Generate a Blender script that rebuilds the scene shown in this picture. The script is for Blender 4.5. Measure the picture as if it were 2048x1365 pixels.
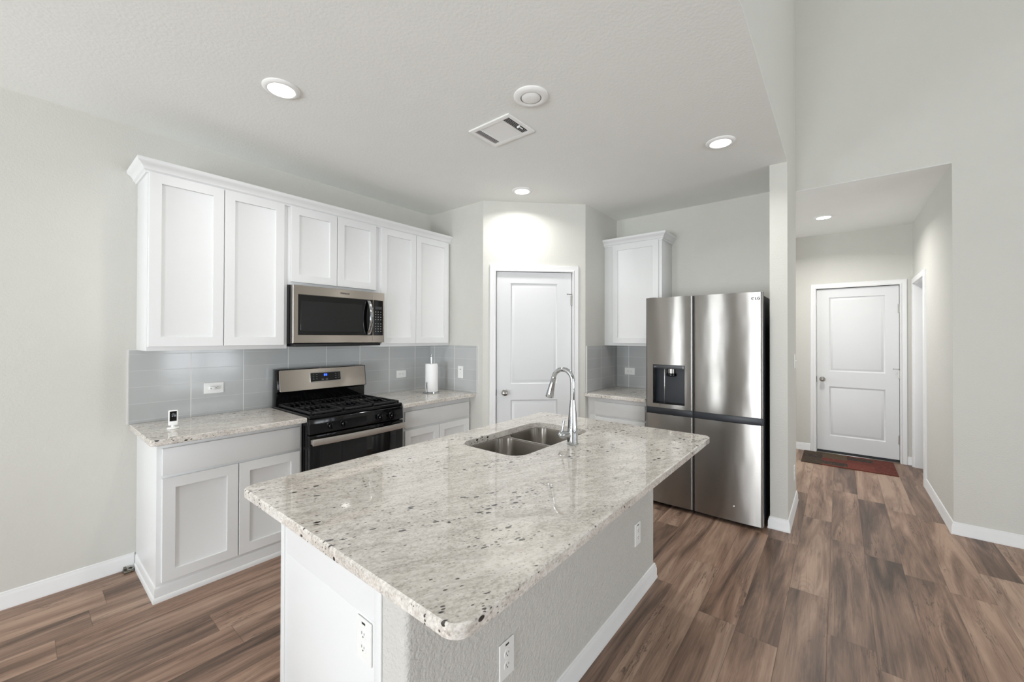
import bpy, bmesh, math, random
from mathutils import Matrix, Vector
sc = bpy.context.scene
COL = sc.collection
for o in list(bpy.data.objects):
    bpy.data.objects.remove(o)
PI = math.pi

# ------------------------------------------------------------------ camera
cam_d = bpy.data.cameras.new('camera')
cam = bpy.data.objects.new('camera', cam_d)
COL.objects.link(cam)
YAW, PITCH, ROLL = 0.6802, 0.0066, 0.0024
fw = Vector((math.cos(YAW) * math.cos(PITCH), math.sin(YAW) * math.cos(PITCH), math.sin(PITCH)))
r0 = Vector((math.sin(YAW), -math.cos(YAW), 0.0))
u0 = r0.cross(fw)
rt = r0 * math.cos(ROLL) + u0 * math.sin(ROLL)
up = -r0 * math.sin(ROLL) + u0 * math.cos(ROLL)
mw = Matrix.Identity(4)
for i in range(3):
    mw[i][0], mw[i][1], mw[i][2] = rt[i], up[i], -fw[i]
mw.translation = Vector((-0.4293, -3.5161, 1.4771))
cam.matrix_world = mw
cam_d.sensor_fit = 'HORIZONTAL'
cam_d.sensor_width = 36.0
cam_d.lens = 805.5385 / 2048 * 36.0
cam_d.shift_x = -2.0111 / 2048
cam_d.shift_y = -13.4523 / 2048
cam_d.clip_start = 0.02
sc.camera = cam

# ------------------------------------------------------------------ view, world, daylight
sc.view_settings.view_transform = 'Standard'
sc.view_settings.look = 'None'
sc.view_settings.gamma = 1.0
sc.view_settings.exposure = 0.17
sc.view_settings.use_curve_mapping = False
sc.cycles.max_bounces = 14
sc.cycles.diffuse_bounces = 8
sc.cycles.glossy_bounces = 6
sc.cycles.sample_clamp_indirect = 8.0
world = bpy.data.worlds.new('daylight_sky')
sc.world = world
world.use_nodes = True
world.node_tree.nodes['Background'].inputs[0].default_value = (0.80, 0.88, 1.0, 1)
world.node_tree.nodes['Background'].inputs[1].default_value = 1.0

DAY = (0.905, 0.957, 1.0)
# daylight at each window, plus added fill lights: (name, centre, size_w, size_h, direction, watts)
WEST_X, SOUTH_Y, VAULT_Z = -4.6, -8.6, 5.0
# windows: west wall (u = y range, z range), south wall (x range, z range)
WEST_WIN = [(-4.0, -2.55, 0.12, 2.25), (-1.05, -0.15, 0.75, 2.25)]
SOUTH_WIN = [(-3.3, -1.7, 0.5, 2.6), (-0.9, 0.9, 0.5, 2.6), (1.7, 3.3, 0.5, 2.6)]
CEIL_FILL_POWER, CEIL_FILL_SOUTH = 70.0, 17.0  # strength of the added ceiling fill, west and south
HALL_FILL_WIN = (4.5, 5.8, 0.5, 2.3)          # x range, z range of an unseen window added to brighten the hall
HALL_FILL_POWER = 9.0  # strength of the added hall fill
WEST_POWER, SOUTH_POWER = 21.0, 4.0      # watts per square metre of window


def daylight(name, loc, w, h, rot, watts):
    d = bpy.data.lights.new(name, 'AREA')
    d.shape = 'RECTANGLE'
    d.size, d.size_y = w, h
    d.energy = watts
    d.color = DAY
    o = bpy.data.objects.new(name, d)
    o.location = loc
    o.rotation_euler = rot
    COL.objects.link(o)


UP = math.radians(50)        # upward aim of fill lights added outside to brighten the ceiling
for a, b, z0, z1 in WEST_WIN:
    wm = (b - a) * (z1 - z0)
    daylight('window_daylight', (WEST_X - 0.16, (a + b) / 2, (z0 + z1) / 2), b - a, z1 - z0, (PI / 2, 0, -PI / 2), WEST_POWER * wm)
    daylight('ceiling_fill', (WEST_X - 0.75, (a + b) / 2, (z0 + z1) / 2 - 0.5), b - a, z1 - z0, (PI / 2 + UP, 0, -PI / 2), CEIL_FILL_POWER * wm)  # added uplight outside the west window, fills the ceiling
for a, b, z0, z1 in SOUTH_WIN:
    wm = (b - a) * (z1 - z0)
    daylight('window_daylight', ((a + b) / 2, SOUTH_Y - 0.16, (z0 + z1) / 2), b - a, z1 - z0, (PI / 2, 0, 0), SOUTH_POWER * wm)
    daylight('ceiling_fill', ((a + b) / 2, SOUTH_Y - 0.75, (z0 + z1) / 2 - 0.5), b - a, z1 - z0, (PI / 2 + UP, 0, 0), CEIL_FILL_SOUTH * wm)  # added uplight on the south side, also fills the ceiling


hw = (HALL_FILL_WIN[1] - HALL_FILL_WIN[0], HALL_FILL_WIN[3] - HALL_FILL_WIN[2])
daylight('window_daylight', ((HALL_FILL_WIN[0] + HALL_FILL_WIN[1]) / 2, -0.74, (HALL_FILL_WIN[2] + HALL_FILL_WIN[3]) / 2), hw[0], hw[1], (-PI / 2, 0, 0), HALL_FILL_POWER * hw[0] * hw[1])  # added fill light for the hall, at the unseen added window


# ------------------------------------------------------------------ material helpers
def newmat(name):
    m = bpy.data.materials.new(name)
    m.use_nodes = True
    nt = m.node_tree
    return m, nt, nt.nodes['Principled BSDF']


def N(nt, typ, **kw):
    n = nt.nodes.new(typ)
    for k, v in kw.items():
        if k.startswith('i_'):
            key = k[2:]
            n.inputs[int(key) if key.isdigit() else key.replace('_', ' ')].default_value = v
        else:
            setattr(n, k, v)
    return n


def L(nt, a, b):
    nt.links.new(a, b)


def math_(nt, op, a, b=None, c=None, clamp=False):
    n = nt.nodes.new('ShaderNodeMath')
    n.operation = op
    n.use_clamp = clamp
    for i, v in enumerate((a, b, c)):
        if v is None:
            continue
        if isinstance(v, (int, float)):
            n.inputs[i].default_value = v
        else:
            L(nt, v, n.inputs[i])
    return n.outputs[0]


def mixc(nt, fac, a, b, mode='MIX'):
    n = nt.nodes.new('ShaderNodeMix')
    n.data_type = 'RGBA'
    n.blend_type = mode
    for idx, v in ((0, fac), (6, a), (7, b)):
        if isinstance(v, (int, float)):
            n.inputs[idx].default_value = v
        elif isinstance(v, tuple):
            n.inputs[idx].default_value = v
        else:
            L(nt, v, n.inputs[idx])
    return n.outputs[2]


def ramp(nt, src, stops, interp='LINEAR'):
    n = nt.nodes.new('ShaderNodeValToRGB')
    n.color_ramp.interpolation = interp
    el = n.color_ramp.elements
    while len(el) < len(stops):
        el.new(0.5)
    for e, (p, c) in zip(el, stops):
        e.position = p
        e.color = c if len(c) == 4 else (*c, 1)
    L(nt, src, n.inputs[0])
    return n.outputs[0]


def noise(nt, vec, scale, detail=3.0, rough=0.5, dist=0.0):
    n = N(nt, 'ShaderNodeTexNoise')
    n.inputs['Scale'].default_value = scale
    n.inputs['Detail'].default_value = detail
    n.inputs['Roughness'].default_value = rough
    n.inputs['Distortion'].default_value = dist
    L(nt, vec, n.inputs['Vector'])
    return n.outputs[0]


def mapping(nt, vec, scale=(1, 1, 1), rot=(0, 0, 0), loc=(0, 0, 0)):
    n = N(nt, 'ShaderNodeMapping')
    n.inputs['Scale'].default_value = scale
    n.inputs['Rotation'].default_value = rot
    n.inputs['Location'].default_value = loc
    L(nt, vec, n.inputs['Vector'])
    return n.outputs[0]


def geo_pos(nt):
    return N(nt, 'ShaderNodeNewGeometry').outputs['Position']


def s2l(c):
    return tuple(((v / 255) / 12.92 if v / 255 <= 0.04045 else ((v / 255 + 0.055) / 1.055) ** 2.4) for v in c)


def rgba(c):
    return (*s2l(c), 1.0)


def plain(name, col, rough=0.4, metal=0.0, spec=0.5, coat=0.0, emit=None, estr=0.0, bump=None):
    m, nt, b = newmat(name)
    pos = geo_pos(nt)
    n = noise(nt, pos, 6.0, 2)
    c = mixc(nt, n, tuple(v * 0.985 for v in rgba(col)[:3]) + (1,), tuple(min(1, v * 1.015) for v in rgba(col)[:3]) + (1,))
    L(nt, c, b.inputs['Base Color'])
    b.inputs['Roughness'].default_value = rough
    b.inputs['Metallic'].default_value = metal
    b.inputs['Specular IOR Level'].default_value = spec
    b.inputs['Coat Weight'].default_value = coat
    if emit:
        b.inputs['Emission Color'].default_value = rgba(emit)
        b.inputs['Emission Strength'].default_value = estr
    if bump:
        bn = N(nt, 'ShaderNodeBump')
        bn.inputs['Strength'].default_value = bump[1]
        bn.inputs['Distance'].default_value = bump[2]
        L(nt, noise(nt, pos, bump[0], 3, 0.55), bn.inputs['Height'])
        L(nt, bn.outputs[0], b.inputs['Normal'])
    return m


def mat_floor():
    m, nt, b = newmat('wood_plank_floor')
    pos = geo_pos(nt)
    sx = N(nt, 'ShaderNodeSeparateXYZ')
    L(nt, pos, sx.inputs[0])
    x, y = sx.outputs[0], sx.outputs[1]
    PW, PL = 0.182, 1.22
    yr = math_(nt, 'DIVIDE', math_(nt, 'ADD', y, 20.03), PW)
    row = math_(nt, 'FLOOR', yr)
    wr = N(nt, 'ShaderNodeTexWhiteNoise', noise_dimensions='1D')
    L(nt, row, wr.inputs['W'])
    xr = math_(nt, 'DIVIDE', math_(nt, 'ADD', math_(nt, 'ADD', x, 20.0), math_(nt, 'MULTIPLY', wr.outputs[0], 4.7)), PL)
    colm = math_(nt, 'FLOOR', xr)
    cv = N(nt, 'ShaderNodeCombineXYZ')
    L(nt, row, cv.inputs[0])
    L(nt, colm, cv.inputs[1])
    wid = N(nt, 'ShaderNodeTexWhiteNoise', noise_dimensions='2D')
    L(nt, cv.outputs[0], wid.inputs['Vector'])
    pid = wid.outputs[0]
    # grain coordinates: stretched along the plank, shifted per plank
    gx = math_(nt, 'ADD', x, math_(nt, 'MULTIPLY', pid, 37.0))
    gv = N(nt, 'ShaderNodeCombineXYZ')
    L(nt, gx, gv.inputs[0])
    L(nt, y, gv.inputs[1])
    L(nt, math_(nt, 'MULTIPLY', pid, 9.0), gv.inputs[2])
    broad = noise(nt, mapping(nt, gv.outputs[0], (0.55, 5.5, 1.0)), 1.7, 5, 0.58, 1.1)
    fine = noise(nt, mapping(nt, gv.outputs[0], (2.0, 60.0, 1.0)), 2.2, 5, 0.65, 0.3)
    streak = noise(nt, mapping(nt, gv.outputs[0], (0.45, 6.5, 1.0), loc=(3, 7, 2)), 1.9, 6, 0.6, 1.6)
    tone = math_(nt, 'ADD', math_(nt, 'MULTIPLY', broad, 0.95), math_(nt, 'MULTIPLY', pid, 0.20))
    tone = math_(nt, 'ADD', tone, math_(nt, 'MULTIPLY', math_(nt, 'SUBTRACT', fine, 0.5), 0.26))
    base = ramp(nt, tone, [(0.32, s2l((76, 61, 52))), (0.45, s2l((108, 87, 74))), (0.57, s2l((140, 114, 98))), (0.74, s2l((174, 147, 128)))])
    # reddish tint on some planks
    red = math_(nt, 'GREATER_THAN', math_(nt, 'FRACT', math_(nt, 'MULTIPLY', pid, 7.31)), 0.6)
    base = mixc(nt, math_(nt, 'MULTIPLY', red, 0.32), base, mixc(nt, 1.0, base, (1.0, 0.91, 0.85, 1), 'MULTIPLY'))
    # dark mineral streaks and checks
    band = math_(nt, 'ABSOLUTE', math_(nt, 'SUBTRACT', streak, 0.5))
    crack = math_(nt, 'SUBTRACT', 1.0, math_(nt, 'DIVIDE', band, 0.016), clamp=True)
    cm = noise(nt, mapping(nt, gv.outputs[0], (0.8, 2.5, 1.0), loc=(11, 2, 5)), 2.3, 3, 0.5)
    cmask = math_(nt, 'MULTIPLY', math_(nt, 'SUBTRACT', cm, 0.44), 6.0, clamp=True)
    base = mixc(nt, math_(nt, 'MULTIPLY', math_(nt, 'MULTIPLY', crack, cmask), 0.80), base, rgba((52, 40, 34)))
    dark = math_(nt, 'MULTIPLY', math_(nt, 'SUBTRACT', streak, 0.575), 6.0, clamp=True)
    base = mixc(nt, math_(nt, 'MULTIPLY', dark, 0.55), base, rgba((78, 62, 53)))
    # knots
    vor = N(nt, 'ShaderNodeTexVoronoi')
    vor.inputs['Scale'].default_value = 1.0
    L(nt, mapping(nt, gv.outputs[0], (0.95, 4.0, 1.0)), vor.inputs['Vector'])
    ringv = math_(nt, 'ABSOLUTE', math_(nt, 'SINE', math_(nt, 'MULTIPLY', vor.outputs['Distance'], 62.0)))
    rmask = math_(nt, 'SUBTRACT', 1.0, math_(nt, 'DIVIDE', vor.outputs['Distance'], 0.34), clamp=True)
    base = mixc(nt, math_(nt, 'MULTIPLY', math_(nt, 'MULTIPLY', math_(nt, 'POWER', ringv, 3.0), rmask), 0.38), base, rgba((74, 57, 47)))
    knot = math_(nt, 'SUBTRACT', 1.0, math_(nt, 'DIVIDE', vor.outputs['Distance'], 0.085), clamp=True)
    base = mixc(nt, math_(nt, 'MULTIPLY', knot, 0.8), base, rgba((60, 46, 39)))
    # seams
    fy = math_(nt, 'FRACT', yr)
    ey = math_(nt, 'MULTIPLY', math_(nt, 'MINIMUM', fy, math_(nt, 'SUBTRACT', 1.0, fy)), PW)
    fx = math_(nt, 'FRACT', xr)
    ex = math_(nt, 'MULTIPLY', math_(nt, 'MINIMUM', fx, math_(nt, 'SUBTRACT', 1.0, fx)), PL)
    edge = math_(nt, 'SUBTRACT', 1.0, math_(nt, 'DIVIDE', math_(nt, 'MINIMUM', ex, ey), 0.0022), clamp=True)
    base = mixc(nt, math_(nt, 'MULTIPLY', edge, 0.55), base, rgba((66, 52, 45)))
    L(nt, base, b.inputs['Base Color'])
    rr = math_(nt, 'ADD', 0.33, math_(nt, 'MULTIPLY', fine, 0.16))
    L(nt, rr, b.inputs['Roughness'])
    b.inputs['Specular IOR Level'].default_value = 0.42
    bn = N(nt, 'ShaderNodeBump')
    bn.inputs['Strength'].default_value = 0.25
    bn.inputs['Distance'].default_value = 0.002
    hh = math_(nt, 'SUBTRACT', math_(nt, 'MULTIPLY', fine, 0.25), edge)
    L(nt, hh, bn.inputs['Height'])
    L(nt, bn.outputs[0], b.inputs['Normal'])
    return m


def mat_granite():
    m, nt, b = newmat('speckled_granite')
    pos = geo_pos(nt)
    p = mapping(nt, pos, (1, 1, 1), rot=(0, 0, math.radians(24)))
    warp = noise(nt, mapping(nt, p, (1.0, 2.6, 2.0)), 2.4, 4, 0.55, 0.8)
    fine = noise(nt, mapping(nt, p, (0.8, 1.25, 1.2)), 120.0, 3, 0.65)
    mid = noise(nt, mapping(nt, p, (0.75, 1.7, 1.4)), 34.0, 4, 0.6)
    t = math_(nt, 'ADD', math_(nt, 'MULTIPLY', warp, 0.24), math_(nt, 'ADD', math_(nt, 'MULTIPLY', mid, 0.34), math_(nt, 'MULTIPLY', fine, 0.48)))
    base = ramp(nt, t, [(0.35, s2l((158, 150, 142))), (0.46, s2l((196, 189, 181))), (0.55, s2l((221, 216, 209))), (0.68, s2l((236, 232, 227)))])
    # soft grey veins running along the slab
    vn = noise(nt, mapping(nt, p, (0.55, 3.6, 2.0), loc=(2.2, 5.1, 0)), 1.5, 6, 0.6, 1.4)
    vein = math_(nt, 'SUBTRACT', 1.0, math_(nt, 'DIVIDE', math_(nt, 'ABSOLUTE', math_(nt, 'SUBTRACT', vn, 0.5)), 0.035), clamp=True)
    base = mixc(nt, math_(nt, 'MULTIPLY', vein, math_(nt, 'MULTIPLY', mid, 0.40)), base, rgba((136, 128, 120)))
    # small grey grains
    def specks(scale, stretch, thr, rnd, loc):
        v = N(nt, 'ShaderNodeTexVoronoi')
        v.inputs['Scale'].default_value = scale
        v.inputs['Randomness'].default_value = 1.0
        L(nt, mapping(nt, p, stretch, loc=loc), v.inputs['Vector'])
        s = math_(nt, 'MULTIPLY', math_(nt, 'SUBTRACT', thr, v.outputs['Distance']), 14.0, clamp=True)
        sep = N(nt, 'ShaderNodeSeparateColor')
        L(nt, v.outputs['Color'], sep.inputs[0])
        return s, sep.outputs[0]
    cl1 = noise(nt, mapping(nt, p, (0.7, 2.4, 1.5), loc=(4, 1, 0)), 3.2, 4, 0.6, 0.6)
    s1, r1 = specks(150.0, (0.62, 1.0, 1.0), 0.34, 1, (0, 0, 0))
    g1 = math_(nt, 'GREATER_THAN', math_(nt, 'ADD', r1, math_(nt, 'MULTIPLY', cl1, 0.9)), 1.19)
    base = mixc(nt, math_(nt, 'MULTIPLY', math_(nt, 'MULTIPLY', s1, g1), 0.5), base, rgba((112, 106, 100)))
    # dark garnets, clustered in drifts
    cl2 = noise(nt, mapping(nt, p, (0.75, 3.6, 1.5), loc=(1.3, 7.7, 0)), 1.9, 5, 0.66, 0.7)
    s2, r2 = specks(56.0, (0.5, 1.0, 1.0), 0.35, 1, (3, 2, 1))
    g2 = math_(nt, 'GREATER_THAN', math_(nt, 'ADD', math_(nt, 'MULTIPLY', r2, 0.24), cl2), 0.755)
    base = mixc(nt, math_(nt, 'MULTIPLY', math_(nt, 'MULTIPLY', s2, g2), 0.95), base, rgba((30, 27, 27)))
    s3, r3 = specks(105.0, (0.5, 1.0, 1.0), 0.32, 1, (1, 5, 2))
    g3 = math_(nt, 'GREATER_THAN', math_(nt, 'ADD', math_(nt, 'MULTIPLY', r3, 0.34), cl2), 0.81)
    base = mixc(nt, math_(nt, 'MULTIPLY', math_(nt, 'MULTIPLY', s3, g3), 0.9), base, rgba((58, 54, 53)))
    L(nt, base, b.inputs['Base Color'])
    b.inputs['Roughness'].default_value = 0.03
    b.inputs['IOR'].default_value = 1.62
    b.inputs['Specular IOR Level'].default_value = 0.6
    return m


def mat_steel(name, col=(176, 170, 163), rough=0.24, wavy=0.0, aniso=0.95):
    m, nt, b = newmat(name)
    pos = geo_pos(nt)
    g = noise(nt, mapping(nt, pos, (1.0, 1.0, 160.0)), 3.0, 3, 0.6)
    c = mixc(nt, g, tuple(v * 0.94 for v in s2l(col)) + (1,), tuple(v * 1.05 for v in s2l(col)) + (1,))
    L(nt, c, b.inputs['Base Color'])
    b.inputs['Metallic'].default_value = 1.0
    b.inputs['Roughness'].default_value = rough
    b.inputs['Anisotropic'].default_value = aniso
    tg = N(nt, 'ShaderNodeCombineXYZ')
    for i_, v_ in enumerate((0.0, 0.002, 1.0)):
        tg.inputs[i_].default_value = v_
    L(nt, tg.outputs[0], b.inputs['Tangent'])
    if wavy:
        bn = N(nt, 'ShaderNodeBump')
        bn.inputs['Strength'].default_value = wavy
        bn.inputs['Distance'].default_value = 0.02
        L(nt, noise(nt, mapping(nt, pos, (1.0, 4.2, 1.6)), 1.1, 2, 0.4), bn.inputs['Height'])
        L(nt, bn.outputs[0], b.inputs['Normal'])
    return m


def mat_tile():
    m, nt, b = newmat('glossy_grey_tile')
    pos = geo_pos(nt)
    sx = N(nt, 'ShaderNodeSeparateXYZ')
    L(nt, pos, sx.inputs[0])
    x, y, z = sx.outputs
    # along-wall coordinate works on both walls: range wall runs in x, returns and fridge wall run in y
    nrm = N(nt, 'ShaderNodeNewGeometry').outputs['Normal']
    ns = N(nt, 'ShaderNodeSeparateXYZ')
    L(nt, nrm, ns.inputs[0])
    ony = math_(nt, 'GREATER_THAN', math_(nt, 'ABSOLUTE', ns.outputs[1]), 0.5)
    u = math_(nt, 'ADD', math_(nt, 'MULTIPLY', math_(nt, 'ADD', x, -0.025), ony), math_(nt, 'MULTIPLY', math_(nt, 'SUBTRACT', y, -0.085), math_(nt, 'SUBTRACT', 1.0, ony)))
    TW, TH, G = 0.318, 0.1065, 0.0013
    ur = math_(nt, 'DIVIDE', math_(nt, 'ADD', u, 10 * TW), TW)
    vr = math_(nt, 'DIVIDE', math_(nt, 'ADD', z, -0.934 + TH * 10), TH)
    fu, fv = math_(nt, 'FRACT', ur), math_(nt, 'FRACT', vr)
    eu = math_(nt, 'MULTIPLY', math_(nt, 'MINIMUM', fu, math_(nt, 'SUBTRACT', 1.0, fu)), TW)
    ev = math_(nt, 'MULTIPLY', math_(nt, 'MINIMUM', fv, math_(nt, 'SUBTRACT', 1.0, fv)), TH)
    gv = math_(nt, 'LESS_THAN', eu, 0.0021)
    gh = math_(nt, 'LESS_THAN', ev, G)
    cv = N(nt, 'ShaderNodeCombineXYZ')
    L(nt, math_(nt, 'FLOOR', ur), cv.inputs[0])
    L(nt, math_(nt, 'FLOOR', vr), cv.inputs[1])
    wn = N(nt, 'ShaderNodeTexWhiteNoise', noise_dimensions='2D')
    L(nt, cv.outputs[0], wn.inputs['Vector'])
    base = mixc(nt, wn.outputs[0], rgba((182, 184, 184)), rgba((189, 191, 191)))
    base = mixc(nt, gh, base, rgba((202, 203, 203)))
    base = mixc(nt, gv, base, rgba((236, 236, 233)))
    L(nt, base, b.inputs['Base Color'])
    gr = math_(nt, 'MAXIMUM', gv, gh)
    L(nt, math_(nt, 'ADD', 0.10, math_(nt, 'MULTIPLY', gr, 0.5)), b.inputs['Roughness'])
    bn = N(nt, 'ShaderNodeBump')
    bn.inputs['Strength'].default_value = 0.3
    bn.inputs['Distance'].default_value = 0.002
    L(nt, math_(nt, 'SUBTRACT', 1.0, gr), bn.inputs['Height'])
    L(nt, bn.outputs[0], b.inputs['Normal'])
    return m


def mat_rug():
    m, nt, b = newmat('woven_patch_rug')
    pos = geo_pos(nt)
    sx = N(nt, 'ShaderNodeSeparateXYZ')
    L(nt, pos, sx.inputs[0])
    u = math_(nt, 'DIVIDE', math_(nt, 'ADD', sx.outputs[1], 5.0), 0.235)
    v = math_(nt, 'DIVIDE', math_(nt, 'ADD', sx.outputs[0], 5.0), 0.155)
    v = math_(nt, 'ADD', v, math_(nt, 'MULTIPLY', math_(nt, 'FLOOR', u), 0.37))
    cv = N(nt, 'ShaderNodeCombineXYZ')
    L(nt, math_(nt, 'FLOOR', u), cv.inputs[0])
    L(nt, math_(nt, 'FLOOR', v), cv.inputs[1])
    wn = N(nt, 'ShaderNodeTexWhiteNoise', noise_dimensions='2D')
    L(nt, cv.outputs[0], wn.inputs['Vector'])
    base = ramp(nt, wn.outputs[0], [(0.0, s2l((92, 34, 26))), (0.30, s2l((56, 44, 33))), (0.52, s2l((104, 44, 32))), (0.70, s2l((76, 60, 42))), (0.85, s2l((44, 33, 27)))], 'CONSTANT')
    nz = noise(nt, pos, 46.0, 4, 0.6, 1.0)
    base = mixc(nt, math_(nt, 'GREATER_THAN', nz, 0.57), base, mixc(nt, 0.25, base, rgba((130, 106, 76))))
    L(nt, base, b.inputs['Base Color'])
    b.inputs['Roughness'].default_value = 0.95
    bn = N(nt, 'ShaderNodeBump')
    bn.inputs['Strength'].default_value = 0.5
    bn.inputs['Distance'].default_value = 0.003
    L(nt, noise(nt, pos, 400.0, 2), bn.inputs['Height'])
    L(nt, bn.outputs[0], b.inputs['Normal'])
    return m


M = {}
M['wall'] = plain('greige_wall_paint', (209, 208, 202), 0.75, spec=0.25, bump=(90.0, 0.3, 0.006))
M['ceil'] = plain('ceiling_paint', (236, 237, 234), 0.85, spec=0.15, bump=(62.0, 0.25, 0.006))
M['drywall'] = plain('textured_drywall_paint', (204, 202, 197), 0.7, spec=0.25, bump=(80.0, 0.6, 0.012))
M['trim'] = plain('white_trim_paint', (230, 230, 230), 0.38)
M['cab'] = plain('white_cabinet_paint', (228, 229, 229), 0.34)
M['cabin'] = plain('cabinet_interior', (190, 188, 182), 0.6)
M['door'] = plain('white_door_paint', (219, 220, 221), 0.42)
M['plastic'] = plain('white_plastic', (238, 238, 236), 0.3)
M['slot'] = plain('dark_slot', (40, 40, 42), 0.6)
M['floor'] = mat_floor()
M['granite'] = mat_granite()
M['steel'] = mat_steel('brushed_stainless', (188, 180, 172), 0.26)
M['fsteel'] = mat_steel('brushed_stainless_door', (146, 143, 139), 0.25, 0.14, 0.96)
M['sinksteel'] = mat_steel('sink_stainless', (165, 160, 154), 0.24)
M['satin'] = plain('satin_stainless', (206, 201, 194), 0.42, metal=1.0)
M['chrome'] = plain('polished_chrome', (196, 199, 202), 0.06, metal=1.0)
M['nickel'] = plain('satin_nickel', (168, 165, 160), 0.28, metal=1.0)
M['black'] = plain('black_enamel', (10, 10, 12), 0.08, spec=0.4)
M['blackm'] = plain('matte_cast_iron', (22, 22, 24), 0.5)
M['glass'] = plain('black_oven_glass', (7, 7, 8), 0.04, spec=0.4)
M['glass2'] = plain('smoked_window_glass', (22, 22, 23), 0.06, spec=0.45)
M['dgrey'] = plain('dark_grey_plastic', (58, 60, 64), 0.35)
M['slate'] = plain('slate_grey_plastic', (70, 76, 84), 0.28)
M['fbody'] = plain('charcoal_fridge_side', (44, 48, 54), 0.4)
M['tile'] = mat_tile()
M['rug'] = mat_rug()
M['paper'] = plain('white_paper_towel', (240, 240, 240), 0.95, bump=(140.0, 0.25, 0.002))
M['lens'] = plain('lit_lens', (255, 255, 252), 0.4, emit=(255, 252, 246), estr=6.0)
M['blue'] = plain('blue_clock_digits', (60, 110, 255), 0.4, emit=(70, 120, 255), estr=2.0)
M['grout'] = plain('white_edge_caulk', (225, 225, 222), 0.6)
M['brass'] = plain('weathered_metal', (120, 116, 104), 0.35, metal=0.8)
M['white_mark'] = plain('pale_printed_mark', (150, 152, 155), 0.5)
M['logo'] = plain('dark_logo_print', (40, 39, 39), 0.5, spec=0.3)


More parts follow.
